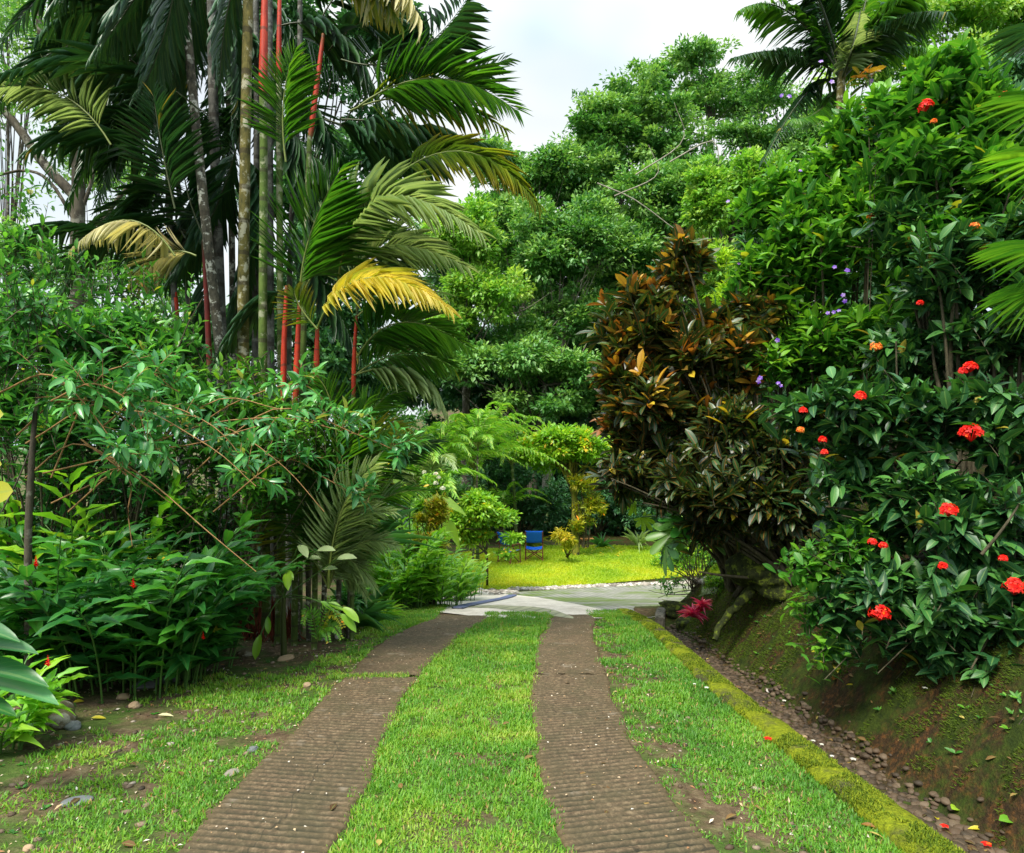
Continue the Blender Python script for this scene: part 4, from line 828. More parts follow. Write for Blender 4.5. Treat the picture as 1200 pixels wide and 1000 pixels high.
# purple flowered green shrub
br = S_('flowering_shrub', 'tall bright green shrub dotted with small violet flowers', 'shrub', gp(1000, 8.8),
   [bl(930, 250, 9.0, 60, 60), bl(985, 200, 8.8, 60, 60), bl(1020, 150, 8.6, 60, 45), bl(900, 330, 9.0, 55, 70), bl(960, 320, 8.6, 70, 80), bl(1030, 270, 8.4, 80, 90), bl(930, 420, 8.6, 60, 60), bl(1000, 400, 8.3, 70, 60), bl(880, 245, 9.2, 30, 35), bl(1070, 360, 8.2, 60, 70)],
   1350, .6, 9, LF, .24, .32, 'brun', stems=40, srad=.03, up=.9, grav=.18, young=.45, rsp=.5, inner=.3, bases=[gp(1000, 8.8), gp(960, 8.9), gp(1050, 8.6)])
petals5(br, [(962, 72, 8.4), (975, 96, 8.3), (916, 112, 8.6), (925, 113, 8.6), (1021, 95, 8.2), (1037, 102, 8.2), (1070, 133, 8.1), (1100, 80, 8.1), (938, 200, 8.5), (978, 313, 8.0), (993, 317, 8.0), (988, 346, 7.9), (990, 353, 7.9), (977, 366, 7.9), (983, 364, 7.9), (970, 367, 7.9), (911, 399, 8.2), (889, 447, 8.1), (891, 443, 8.1), (912, 449, 8.0), (915, 452, 8.0), (853, 236, 9.0), (877, 245, 9.0), (866, 309, 8.8), (1078, 405, 7.6)], 'purple', .032)
# upper right shrub
ur = S_('flowering_shrub', 'green shrub with orange young leaves and one red flower head at upper right', 'shrub', gp(1120, 7.2),
   [bl(1070, 130, 7.4, 50, 50), bl(1110, 110, 7.2, 60, 60), bl(1160, 150, 7.0, 60, 70), bl(1100, 200, 7.1, 70, 60), bl(1170, 240, 6.8, 70, 70), bl(1060, 190, 7.4, 40, 50), bl(1110, 300, 6.8, 80, 60)],
   800, .55, 9, LF, .24, .34, 'brun', stems=30, srad=.03, up=.9, grav=.18, young=.45, rsp=.5, base_r=-.1, inner=.3, bases=[gp(1120, 7.2), gp(1180, 7.2)])
flowers(ur, [(1085, 126, 6.7, 1.1), (1177, 113, 6.6, .6), (1188, 120, 6.6, .5)], .085, 'red', 24, .035)
flowers(ur, [(1020, 254, 7.0, .7), (1030, 262, 7.0, .6), (1140, 267, 6.3, 1.0), (1094, 143, 6.7, .5)], .07, 'orangef', 20, .03)
cu2 = S_('copper_croton', 'few copper croton sprigs poking up beside the coconut palm', 'croton', gp(1015, 8.0), [bl(1012, 92, 8.2, 8, 12), bl(1026, 128, 8.0, 10, 12), bl(1135, 70, 7.6, 10, 8)], 9, .2, 8, LFO, .2, .3, 'croton_c', stems=2, srad=.012, base_r=.15)
# dark mid mass on right
S_('dark_shrub', 'large dark glossy leaved shrub in the middle of the right hand bank', 'shrub', gp(1130, 6.4),
   [bl(1080, 260, 6.9, 50, 50), bl(1120, 330, 6.6, 80, 70), bl(1180, 300, 6.4, 80, 70), bl(1060, 420, 6.8, 70, 50), bl(1150, 400, 6.4, 80, 50), bl(1220, 380, 6.2, 70, 90)],
   800, .45, 9, LF, .23, .34, 'ixora', stems=40, srad=.03, grav=.25, base_r=-.05, bases=[gp(1130, 6.4), gp(1200, 6.2)])
# ixora foreground
ix = S_('red_ixora', 'big dark leaved ixora shrub with scarlet flower heads over the bank', 'shrub', gp(1080, 5.3),
   [bl(960, 490, 5.3, 55, 45), bl(1030, 480, 5.2, 70, 45), bl(1110, 490, 5.0, 80, 55), bl(1180, 520, 4.8, 70, 70), bl(1000, 560, 5.3, 60, 50), bl(1070, 590, 5.0, 80, 70), bl(1150, 620, 4.7, 90, 80), bl(1010, 640, 5.2, 55, 50), bl(985, 700, 5.1, 40, 32), bl(1060, 690, 4.9, 70, 55), bl(1130, 730, 4.6, 80, 60), bl(1200, 720, 4.4, 60, 80), bl(985, 745, 5.0, 25, 18), bl(1170, 790, 4.5, 40, 30)],
   1000, .42, 9, LF, .20, .36, 'ixora', stems=60, srad=.018, up=.35, grav=.2, young=.45, rsp=.5, base_r=-.02, bases=[gp(1110, 5.9), gp(1170, 5.7), gp(1240, 5.3), gp(1150, 6.0)])
flowers(ix, [(1138, 510, 4.35, 1.25), (1111, 600, 4.3, .95), (1031, 721, 4.5, 1.15), (1189, 690, 4.0, 1.1), (1008, 466, 4.7, .7), (1137, 432, 4.6, .75), (1128, 436, 4.7, .5), (941, 482, 4.9, .45), (964, 516, 4.9, .45), (966, 531, 4.9, .4), (1022, 636, 4.6, .45), (1035, 640, 4.6, .4), (1105, 664, 4.3, .4), (1175, 655, 4.1, .35), (1078, 356, 5.2, .35)], .078, 'red', 30, .026)
flowers(ix, [(1026, 408, 5.0, .8), (938, 505, 4.9, .5)], .07, 'orangef', 20, .024)
sp_ = Acc()
for (x0, y0, x1, y1, d) in [(1085, 640, 1050, 400, 5.3), (1055, 640, 1020, 500, 5.3), (1075, 620, 1110, 560, 4.7), (1195, 570, 1185, 740, 4.5), (1150, 650, 1195, 590, 4.3), (1060, 650, 1080, 520, 5.2), (1068, 650, 1062, 480, 5.2)]:
    tubes(sp_, bez(P(x0, y0, d), (P(x0, y0, d) + P(x1, y1, d)) / 2 + rng.normal(0, .04, 3), P(x1, y1, d), 8), np.linspace(.012, .006, 8)[None], 5)
sp_.build('stem', M['stem'], ix)
S_('low_shrub', 'dark low branches of leaves drooping over the lower right end of the bank', 'shrub', gp(1250, 4.9), [bl(1180, 800, 4.3, 45, 45), bl(1220, 850, 4.1, 50, 50), bl(1120, 770, 4.6, 50, 30), bl(1060, 740, 4.9, 50, 26)], 260, .35, 9, LF, .15, .38, 'ixora', stems=14, up=.2, grav=.3, srad=.012)
wd = Acc(); n = 260; X = 2.6 + 1.3 * rng.random(n) ** .8; Y = 2.6 + 6 * rng.random(n); k_ = fbm(X * 2, Y * 2) > .42; X, Y = X[k_], Y[k_]
for x, y in zip(X, Y):
    q_ = gnd(x, y); m_ = rng.integers(4, 9); an = rng.random(m_) * 6.28; D = np.stack([np.cos(an), np.sin(an) - .3, .5 + .5 * rng.random(m_)], 1) - A3(.4, 0, 0); s_w = .02 + .035 * rng.random()
    place(wd, LF2, np.broadcast_to(q_, (m_, 3)), D, D * .2 + A3(-.5, -.2, .8), s_w * (.7 + .6 * rng.random(m_)), s_w * .4, .3 + .6 * rng.random(m_))
tag(wd.build('bank_weeds', M['brun']), kind='stuff')
wd = Acc()
for k in range(230):
    x = 2.0 + 1.7 * rng.random(); y = 2.2 + 7 * rng.random(); q_ = gnd(x, y); D = nrm(A3(*rng.normal(size=2), .15)); s_w = .025 + .05 * rng.random(); place(wd, LF2, (q_ + Z3 * .012)[None], D, A3(-.5, -.1, 1) + rng.normal(0, .25, 3), s_w, s_w * .4, rng.random())
for k in range(150):
    y = 2.0 + 7 * rng.random(); x = float(lL(y)) - 2.4 * rng.random() if k % 2 else -1 + 2.6 * rng.random(); q_ = gnd(x, y); D = nrm(A3(*rng.normal(size=2), .1)); s_w = .03 + .05 * rng.random(); place(wd, LF2, (q_ + Z3 * .015)[None], D, A3(0, -.1, 1) + rng.normal(0, .25, 3), s_w, s_w * .4, rng.random())
tag(wd.build('dead_leaves', leaf_mat('dead_leaf', [(0, (.05, .025, .012)), (.6, (.16, .08, .03)), (.9, (.30, .20, .06)), (1, (.5, .4, .1))], .7, .2, .1, .3)), kind='stuff')
wd = Acc()
for k in range(420):
    y = 2 + 6.5 * rng.random() ** 1.2; x = float(lL(y)) - .1 - 2.6 * rng.random() if k % 3 else float(rR(y)) + .1 + .6 * rng.random(); q_ = gnd(x, y); m_ = rng.integers(4, 8); an = rng.random(m_) * 6.28; D = np.stack([np.cos(an), np.sin(an), .25 + .4 * rng.random(m_)], 1); s_w = .012 + .022 * rng.random()
    place(wd, LF2, np.broadcast_to(q_, (m_, 3)), D, Z3, s_w * (.7 + .6 * rng.random(m_)), s_w * .6, .1 + .5 * rng.random(m_))
tag(wd.build('verge_weeds', M['brun']), kind='stuff')
rt = Acc()
for k in range(26):
    y = 3 + 6 * rng.random(); x = 3.3 + .3 * rng.random(); L_r = .3 + .5 * rng.random(); ys = y + np.cumsum(rng.normal(0, .03, 8)); xs = np.linspace(x, x - L_r, 8); tubes(rt, np.stack([xs, ys, H(xs, ys) + .004], 1), np.linspace(.008, .003, 8)[None], 4)
tag(rt.build('exposed_roots', M['stem']), kind='stuff')
# sprig low on bank (obovate lighter leaves)
S_('low_shrub', 'sprigs of lighter green rounded leaves hanging over the bank', 'shrub', gp(1080, 6.0), [bl(955, 665, 5.2, 38, 30), bl(945, 715, 5.1, 26, 12), bl(968, 755, 5.0, 26, 12), bl(1000, 640, 5.1, 40, 30)], 90, .35, 9, LFO, .12, .42, 'brun', stems=8, up=.3, grav=.25, srad=.01, base_r=.1)
# shrub at road end + bromeliad + fern
S_('wispy_shrub', 'loose wispy grey green shrub between the road and the bank', 'shrub', P(822, 690, 10.6), [bl(795, 650, 10.8, 26, 26), bl(820, 640, 10.8, 30, 32), bl(845, 660, 10.6, 24, 30), bl(785, 685, 10.6, 20, 14)], 200, .35, 10, LF2, .08, .35, 'left', stems=24, srad=.012, base_r=.3)
S_('fern_clump', 'bright yellow green fern and moss beside the pink bromeliad', 'fern', P(850, 705, 9.4), [bl(845, 685, 9.5, 22, 20), bl(862, 660, 9.4, 18, 26)], 160, .2, 12, LF2, .06, .3, 'lime', stems=10, srad=.008)
bm_ = empty('bromeliad', P(818, 728, 9.2), 'bright pink bromeliad growing above the end of the ditch', 'bromeliad')
for (px, py, s) in [(812, 724, .30), (822, 713, .24)]:
    a = Acc(); n = 40; an = rng.random(n) * 6.28; ti = .25 + 1.15 * rng.random(n)
    D = np.stack([np.cos(an) * np.sin(ti), np.sin(an) * np.sin(ti), np.cos(ti)], 1); N = np.stack([-np.cos(an) * np.cos(ti), -np.sin(an) * np.cos(ti), np.sin(ti)], 1)
    place(a, STR[1], np.broadcast_to(P(px, py, 9.1), (n, 3)), D, N, s * (.5 + .5 * rng.random(n)), .035, rng.random(n)); a.build('leaf_rosette', M['pink'], bm_)
# coconut palm
cp = empty('coconut_palm', gp(985, 15), 'coconut palm with arching dark fronds at upper right', 'palm')
a = Acc(); tubes(a, path([gp(985, 15), P(984, 300, 15), P(985, 120, 15), P(987, 85, 15)], 12), np.linspace(.11, .08, 12)[None], 10); a.build('trunk', M['pty'], cp)
t0_ = P(987, 92, 15)
for (mx, my, ex, ey, ms, L) in [(930, 62, 860, 68, 'pd', .9), (925, 15, 868, 12, 'pg', .9), (945, 110, 895, 190, 'pd', .75), (960, 130, 925, 140, 'pg', .6), (950, -20, 900, -60, 'pd', .95), (985, -10, 990, -90, 'pd', .95), (1010, 20, 1025, -50, 'pg', .9), (1040, 30, 1110, 15, 'pd', .9), (1035, 60, 1105, 60, 'pg', .8), (1003, 40, 1010, -5, 'pp', .6), (965, 30, 950, -30, 'pd', .9), (1045, 5, 1100, -30, 'pg', .9)]:
    frond(cp, t0_, P(mx, my, 15 + rng.normal(0, .8)), P(ex, ey, 15 + rng.normal(0, 1.5)), L, M[ms], 62, .45 if ms != 'pp' else .48, .024, curl=1, rr=.03, lift=.0, rmat=M['rachisd'], amax=1.2, amin=.5)
# fan palm at right edge
fp = empty('fan_palm', gnd(3.9, 4.4), 'fan palm reaching in from the right edge with bright drooping leaves', 'palm')
def fan(root, c, D, N, L, mat, n=34, arc=2.2, w=.014, base=None):
    D = nrm(A3(*D)); N = nrm(A3(*N)); X = nrm(np.cross(D, N)); N = np.cross(X, D); an = np.linspace(-arc / 1.15, arc / 1.15, n)
    Dl = np.cos(an)[:, None] * D + np.sin(an)[:, None] * X + rng.normal(0, .03, (n, 3)) - Z3 * .12; a = Acc()
    place(a, LTL[2], c[None] + Dl * .02, Dl, N + rng.normal(0, .1, (n, 3)), L * (1 - .18 * np.abs(an) / arc) * (.9 + .15 * rng.random(n)), w, .4 + .4 * rng.random(n))
    if base is not None: tubes(a, bez(base, (base + c) / 2 + Z3 * .1, c, 6), .009, 5, 1)
    return a.build('frond', [mat, M['gstem']], root)
fb = P(1400, 560, 4.6)
fan(fp, P(1232, 300, 4.5), (-1, -.1, .1), (0, -.7, .8), .50, M['pg'], base=fb); fan(fp, P(1225, 345, 4.4), (-1, 0, -.25), (.1, -.6, .8), .42, M['pg'], base=fb)
fan(fp, P(1235, 195, 4.6), (-1, .1, .3), (0, -.8, .6), .48, M['gingb'], base=fb); fan(fp, P(1232, 130, 4.7), (-.9, .1, .35), (0, -.8, .6), .5, M['pg'], base=fb); fan(fp, P(1230, 40, 4.8), (-.8, .1, .1), (0, -.8, .6), .42, M['pd'], base=fb)
a = Acc(); tubes(a, path([gnd(3.9, 4.4) - Z3 * .1, fb], 8), .07, 8); a.build('trunk', M['ptd'], fp)
# fallen flowers and leaves
def fallen_flower(px, py, mat, s, lb, d=None):
    p = G(px, py); r_ = empty('fallen_flower', p, lb, 'flower')
    a = Acc(); 
    for k in range(5):
        an = k * 1.2566; place(a, LF2, (p + Z3 * .035)[None], A3(math.cos(an), math.sin(an), .25), Z3, s, s * .8, rng.random())
    a.build('petals', M[mat], r_)
for px, py, mt, s, lb in [(828, 811, 'white', .022, 'white fallen flower in the grass just left of the kerb'), (814, 807, 'white', .016, 'faded white fallen flower in the grass next to the brighter one'), (919, 827, 'white', .022, 'white fallen flower in the ditch beside the farthest pebble'),
                          (953, 874, 'white', .018, 'violet white fallen flower on the kerb side gravel, left of a pair'), (963, 879, 'white', .018, 'pale fallen flower in the gravel, right of a pair'), (975, 893, 'white', .018, 'white fallen flower low against the kerb face'), (1000, 896, 'white', .024, 'largest pale fallen flower among the gravel stones'),
                          (900, 873, 'red', .03, 'scarlet fallen flower lying in the verge grass'), (1107, 976, 'red', .025, 'red fallen flower in the ditch by the kerb'), (1156, 998, 'red', .028, 'red fallen flower at the very bottom of the ditch'), (1084, 814, 'white', .02, 'small white fallen flower on the earth bank')]:
    fallen_flower(px, py, mt, s, lb)
def fallen_leaf(px, py, mat, s, lb, an, ratio=.4):
    p = G(px, py); D = A3(math.cos(an), math.sin(an), .05); a = Acc(); place(a, LF, (-D * s / 2 + Z3 * .02)[None], D, A3(.1, -.35, 1), s, s * ratio, .8)
    o_ = a.build('fallen_leaf', M[mat]); o_.location = tuple(p); tag(o_, lb, 'leaf')
for q in [(1143, 975, 'croton_y', .08, 'yellow fallen leaf lying on the gravel in the ditch', 2.9, .35), (1182, 970, 'brun', .12, 'broad green fallen leaf in the ditch at the right edge', .2, .45), (1016, 972, 'croton_c', .07, 'brown dead leaf in the verge grass near the kerb', 2.4, .4), (1120, 952, 'lime', .08, 'mottled green fallen leaf on the gravel', .5, .6), (1098, 964, 'croton_y', .05, 'small olive yellow leaf standing in the gravel', 1.2, .6),
          (116, 844, 'croton_y', .10, 'yellow fallen leaf on the soil right of the boulder', .2, .3), (93, 825, 'croton_y', .08, 'yellow fallen leaf behind the boulder', .8, .5), (195, 841, 'pc', .11, 'pale dry leaf lying in front of the two tan stones', .1, .25), (978, 800, 'croton_c', .14, 'curled brown dead leaf on the shaded bank', .9, .3), (998, 806, 'croton_y', .10, 'yellow brown dead leaf on the bank below the scarlet flower', .2, .2), (716, 791, 'croton_c', .06, 'small dark leaf on the right driveway track', .1, .2)]:
    fallen_leaf(*q)
tv = Acc(); n = 60
for k in range(n):
    q = G(690 + rng.normal() * 12 + (30 if k % 2 else 0), 644 + rng.random() * 10); place(tv, RH, (q + Z3 * .07)[None], nrm(rng.normal(size=3) * A3(1, 1, .2)), Z3, .12, .07, rng.random())
tag(tv.build('fallen_yellow_leaves', M['croton_y']), kind='stuff')
# ================================================================== LEFT SIDE
rd = {'pd': 'rachisd', 'pg': 'rachis', 'po': 'rachis', 'pp': 'rachis', 'py': 'rachis', 'pc': 'rachis'}
def fr(root, pa, pm, pb, d, L, mt, n=40, hang=.15, ref=None, dd=(0, 0, 0), w=.014, lift=.12, curl=0, label=None, **k):
    return frond(root, P(*pa, d + dd[0]), P(*pm, d + dd[1]), P(*pb, d + dd[2]), L, M[mt], n, hang, w, ref, lift, curl=curl, rmat=M[rd[mt]], label=label, **k)
def stem_palm(lb, base, pts, d, r, mat, shaft=None, smat='shaft', name='lipstick_palm', k=26, shr=None):
    root = empty(name, base, lb, 'palm', 'red stemmed palms in the tall clump'); a = Acc()
    pp_ = [np.asarray(base) - Z3 * .1] + [P(x, y, d) for x, y in pts]; tubes(a, path(pp_, k), np.linspace(r * 1.25, r * .9, k)[None], 10); a.build('trunk', M[mat], root)
    if shaft:
        a = Acc(); q = path([P(x, y, d) for x, y in shaft], 8); rr = shr or r; tubes(a, q, np.array([.9, 1.12, 1.15, 1.1, 1.0, .9, .8, .7])[None] * rr, 10); a.build('crownshaft', M[smat], root)
    return root
FC = (0, -1, .25)
p1 = stem_palm('lipstick palm with a slender white mottled trunk, left one of the tall clump', gp(284, 8.1), [(272, 560), (262, 450), (240, 250), (228, 130), (214, -20), (205, -110)], 8.0, .050, 'ptr')
p2 = stem_palm('lipstick palm with a dark grey trunk between the mottled ones', gp(264, 9.0), [(262, 500), (256, 300), (250, 120), (247, -60)], 9.0, .062, 'ptd')
p3 = stem_palm('lipstick palm with a mossy yellow brown trunk in the tall clump', gp(300, 8.0), [(290, 560), (285, 400), (287, 200), (292, -60)], 7.9, .060, 'pty')
p4 = stem_palm('lipstick palm with a bright scarlet crownshaft at the top of the picture', gp(312, 7.8), [(310, 560), (308, 400), (309, 200), (308, 112)], 7.7, .044, 'ptg', [(308, 118), (309, 60), (311, -40)], shr=.042)
p5 = stem_palm('lipstick palm with a thin scarlet shaft right of the brightest one', gp(330, 8.6), [(330, 560), (328, 300), (327, 90)], 8.6, .04, 'ptg', [(327, 95), (327, 50), (328, -20)], shr=.03)
p6 = stem_palm('lipstick palm with a slanting red shaft leaning right', gp(350, 8.3), [(352, 560), (358, 300), (363, 160)], 8.4, .035, 'ptg', [(363, 165), (370, 110), (379, 40)], shr=.03)
p7 = stem_palm('dark leaning lipstick palm behind the left fronds with a low red shaft', gp(215, 8.8), [(212, 560), (206, 380), (197, 200), (208, 0)], 8.8, .035, 'ptd', [(208, 378), (203, 330), (200, 290)], shr=.03)
p8 = stem_palm('lipstick palm with a deep crimson shaft next to the mottled trunk', gp(278, 8.5), [(278, 560), (281, 430)], 8.5, .035, 'ptd', [(281, 440), (282, 360), (283, 150)], 'shaftd', shr=.03)
p9 = stem_palm('lipstick palm with a deep red shaft right of the dark trunk', gp(248, 8.5), [(248, 560), (246, 430)], 8.5, .035, 'ptd', [(246, 440), (243, 370), (238, 280)], 'shaftd', shr=.03)
pa_ = stem_palm('lipstick palm with a grey lichen trunk half hidden behind the mossy one', gp(318, 8.9), [(318, 560), (316, 300), (315, -40)], 8.9, .05, 'ptd')
y1 = stem_palm('young lipstick palm with a tapering red shaft, left of three low ones', gp(325, 7.6), [(330, 560), (333, 470)], 7.6, .028, 'ptg', [(332, 475), (333, 400), (336, 335)], shr=.028)
y2 = stem_palm('young lipstick palm with a tall red shaft below the yellow frond', gp(345, 7.5), [(346, 600), (346, 470)], 7.5, .03, 'ptg', [(346, 475), (348, 420), (351, 355)], shr=.030)
y3 = stem_palm('young lipstick palm with a short bright red shaft carrying the yellow frond', gp(368, 7.3), [(370, 580), (370, 450)], 7.3, .026, 'ptg', [(370, 452), (371, 420), (372, 383)], shr=.028)
y4 = stem_palm('young lipstick palm with a thin red shaft to the right of the yellow frond base', gp(412, 7.8), [(413, 560), (414, 440)], 7.8, .024, 'ptg', [(414, 470), (415, 420), (418, 370)], shr=.023)
p10 = stem_palm('very slim dark palm stem left of the mottled trunk', gp(222, 9.3), [(222, 560), (218, 300), (190, 100), (170, -60)], 9.3, .032, 'ptd')
p11 = stem_palm('slim grey palm stem between the dark trunk and the mossy trunk', gp(274, 9.6), [(274, 560), (272, 300), (268, 100), (272, -60)], 9.6, .04, 'ptr')
p12 = stem_palm('slim dark palm stem right of the green trunk', gp(338, 9.5), [(338, 560), (340, 300), (350, 120), (352, -60)], 9.5, .035, 'ptd')
p13 = stem_palm('slim palm stem with grey rings just left of the scarlet shaft', gp(298, 9.2), [(298, 560), (300, 300), (301, 100), (299, -60)], 9.2, .04, 'ptd')
for a_ in range(26):   # more fine dark fronds through the crown of the clump
    q = (p10, p11, p12, p13, p2, pa_)[a_ % 6]; sx = 180 + 170 * rng.random(); sy = -60 + 200 * rng.random(); dx = (sx - 280) * 1.1 + rng.normal(0, 60); dy = 40 + 110 * rng.random()
    fr(q, (sx, sy), (sx + dx * .5, sy - 10 + 30 * rng.random()), (sx + dx, sy + dy), 9.2 + rng.random() * .8, .55 + .25 * rng.random(), 'pd', 40, .35 + .4 * rng.random(), FC if a_ % 2 else None)
for a_ in range(20):
    q = (p7, p10, p1, p2)[a_ % 4]; sx = 150 + 90 * rng.random(); sy = -40 + 330 * rng.random(); dx = -(60 + 130 * rng.random()); dy = 20 + 80 * rng.random()
    fr(q, (sx, sy), (sx + dx * .5, sy - 25 + 20 * rng.random()), (sx + dx, sy + dy), 8.6 + rng.random() * 1.2, .5 + .2 * rng.random(), 'pd', 36, .3 + .3 * rng.random(), FC if a_ % 2 else None)
# crown fronds (upper)
fr(p4, (345, -60), (420, -75), (490, 20), 6.8, .85, 'pc', 44, 1.3, lift=0, w=.022, curl=1, label='pale dry hanging frond at the top of the picture')
fr(p4, (380, -40), (430, -20), (470, 30), 6.9, .5, 'po', 30, 1.0, lift=0)
fr(p5, (400, 70), (490, 60), (560, -25), 8.2, .85, 'pd', 44, .25, FC, (0, 0, 1))
fr(p5, (430, 70), (500, 95), (592, 70), 8.3, .7, 'pd', 40, .2, FC, (0, 0, .5))
fr(p6, (420, 125), (510, 92), (603, 128), 7.6, .80, 'pg', 46, .15, FC, (0, 0, 0))
fr(p6, (410, 130), (500, 115), (590, 150), 7.8, .6, 'po', 40, .5, FC, (0, 0, .3))
fr(p6, (400, 140), (490, 150), (585, 175), 8.4, .8, 'pd', 40, .7, None, (0, 0, .6))
fr(p6, (380, 140), (450, 165), (520, 200), 8.8, .8, 'pd', 40, .6)
fr(p6, (455, 215), (545, 178), (628, 238), 7.5, .60, 'po', 44, .45, (0, -.8, .6), (0, -.2, 0))
fr(p5, (370, 40), (420, -30), (520, -70), 8.6, .9, 'pd', 40, .5)
fr(p5, (330, 30), (390, 40), (440, 110), 8.8, .9, 'pd', 40, .6)
fr(p6, (385, 60), (440, 20), (500, 40), 8.9, .9, 'pd', 40, .6)
fr(pa_, (330, -30), (380, -90), (440, 40), 9.2, .9, 'pd', 40, .6)
fr(y1, (335, 190), (332, 120), (345, 62), 7.3, .55, 'pg', 40, .15, FC)
fr(y2, (352, 350), (362, 280), (398, 200), 7.0, .80, 'pg', 44, .1, FC)
fr(y2, (352, 350), (405, 268), (470, 225), 7.4, .8, 'pg', 40, .25, (0, -.7, .7))
fr(y4, (395, 335), (445, 235), (560, 272), 7.2, .75, 'pp', 48, .35, (0, -.7, .7), (0, -.3, -.4))
fr(y4, (400, 345), (450, 290), (545, 312), 7.5, .7, 'pp', 42, .3, (0, -.7, .7))
fr(y4, (418, 365), (440, 330), (520, 345), 7.6, .5, 'pp', 36, .3, (0, -.8, .5))
fr(y3, (372, 384), (430, 326), (526, 362), 6.9, .55, 'py', 50, .4, (0, -.55, .8), (0, -.3, -.3), w=.024, curl=0, label='golden yellow frond arching over the low red shafts')
fr(y3, (372, 386), (352, 360), (345, 340), 7.0, .3, 'po', 20, .2, FC)
fr(y1, (335, 340), (300, 360), (255, 420), 7.9, .6, 'pd', 36, .5)
fr(y4, (418, 420), (470, 378), (545, 405), 7.6, .7, 'pg', 44, .25, (0, -.8, .5), (0, 0, .2))
fr(y4, (410, 445), (470, 415), (530, 430), 7.8, .65, 'pg', 44, .3, (0, -.8, .5))
fr(y4, (415, 440), (480, 435), (520, 480), 7.7, .6, 'pp', 40, .7)
fr(y4, (418, 372), (460, 360), (520, 400), 8.2, .6, 'pg', 40, .4)
fr(y4, (418, 372), (440, 300), (480, 280), 8.4, .7, 'pd', 40, .3, FC)
# left hanging fronds
fr(p7, (235, 130), (130, 75), (0, 88), 7.9, .85, 'pd', 50, .6, None, (0, 0, -.6))
fr(p7, (215, 70), (140, 0), (50, 40), 8.2, .9, 'pd', 46, .7, None, (0, 0, -.3))
fr(p1, (205, -60), (150, -70), (60, 10), 7.6, .9, 'pd', 46, 1.0)
fr(p1, (205, -80), (170, -20), (115, 60), 7.4, .85, 'pd', 44, .7)
fr(p1, (205, -80), (200, 10), (165, 110), 7.6, .8, 'pd', 44, .4)
fr(p2, (245, -60), (215, 40), (190, 150), 8.2, .85, 'pd', 44, .4)
fr(p2, (245, -60), (270, 40), (275, 160), 8.6, .7, 'pd', 40, .5)
fr(p3, (290, -60), (265, 20), (258, 110), 7.9, .6, 'pd', 40, .5)
fr(p7, (205, 245), (190, 175), (180, 112), 7.4, .62, 'pd', 38, .1, FC)
fr(p7, (200, 200), (120, 150), (35, 175), 8.2, .8, 'pd', 44, .8)
fr(p7, (205, 300), (150, 258), (84, 292), 7.3, .42, 'pc', 40, 1.3, lift=0, label='pale dry frond hanging among the left branches')
fr(p7, (130, 170), (70, 110), (-10, 105), 7.6, .5, 'pp', 38, .3, FC)
fr(p9, (230, 300), (190, 300), (160, 345), 7.5, .5, 'pc', 34, .3, FC)
fr(p9, (240, 280), (215, 200), (225, 140), 8.3, .7, 'pd', 40, .3, FC)
fr(p8, (283, 150), (250, 250), (200, 330), 8.8, .9, 'pd', 42, .5)
fr(p2, (252, 180), (225, 260), (170, 300), 9.2, .9, 'pd', 40, .6)
fr(p8, (283, 160), (300, 260), (275, 350), 8.9, .8, 'pd', 40, .5)
fr(pa_, (316, 120), (350, 220), (390, 330), 9.2, .95, 'pd', 44, .5)
fr(pa_, (316, 100), (340, 160), (420, 230), 9.4, .95, 'pd', 44, .6)
fr(pa_, (316, 200), (300, 300), (260, 400), 9.5, .9, 'pd', 40, .5)
fr(pa_, (320, 250), (370, 330), (420, 420), 9.3, .9, 'pd', 40, .5)
fr(p5, (328, 200), (380, 250), (440, 360), 9.2, .9, 'pd', 44, .5)
fr(p5, (328, 100), (370, 140), (410, 260), 9.0, .9, 'pd', 44, .6)
fr(p9, (245, 300), (235, 380), (200, 440), 9.2, .8, 'pd', 40, .5)
# lower sucker fronds
lowp = empty('lipstick_palm', gp(390, 7.7), 'low sucker of the palm clump made of arching olive fronds over the grass', 'palm', 'red stemmed palms in the tall clump')
lb_ = (385, 690)
for q in [((395, 520), (370, 440), 7.2, .55, 'pg', .1), ((375, 560), (345, 480), 7.3, .6, 'pg', .1), ((400, 560), (430, 470), 7.2, .6, 'pg', .15), ((360, 600), (310, 540), 7.2, .55, 'pg', .2), ((420, 560), (495, 515), 7.2, .5, 'pg', .25), ((430, 600), (500, 575), 7.3, .45, 'pg', .4),
          ((415, 640), (465, 640), 7.1, .36, 'pp', .3), ((405, 655), (440, 690), 7.0, .34, 'pp', .4), ((400, 600), (440, 545), 6.8, .5, 'pp', .1), ((340, 620), (290, 600), 7.1, .45, 'po', .3), ((410, 550), (470, 500), 7.6, .6, 'po', .3), ((380, 520), (330, 440), 7.8, .6, 'pd', .2),
          ((415, 520), (470, 460), 7.9, .6, 'pg', .3), ((440, 560), (510, 520), 8.0, .6, 'pd', .3), ((360, 560), (300, 500), 7.8, .6, 'pd', .3),  ((400, 620), (460, 600), 6.9, .4, 'pp', .2), ((400, 665), (430, 700), 7.3, .3, 'pp', .4)]:
    fr(lowp, lb_, q[0], q[1], q[2], q[3], q[4], 44, q[5], (0, -.7, .7), w=.013)
a = Acc()
for x0, x1, y1, r in [(350, 345, 610, .03), (362, 360, 560, .03), (378, 384, 560, .03), (395, 400, 600, .03), (330, 322, 600, .035), (408, 412, 620, .025)]: tubes(a, path([gp(x0, 7.8) - Z3 * .05, P(x1, y1, 7.8)], 8), r, 8)
a.build('stem', M['ptr'], lowp)
a = Acc()
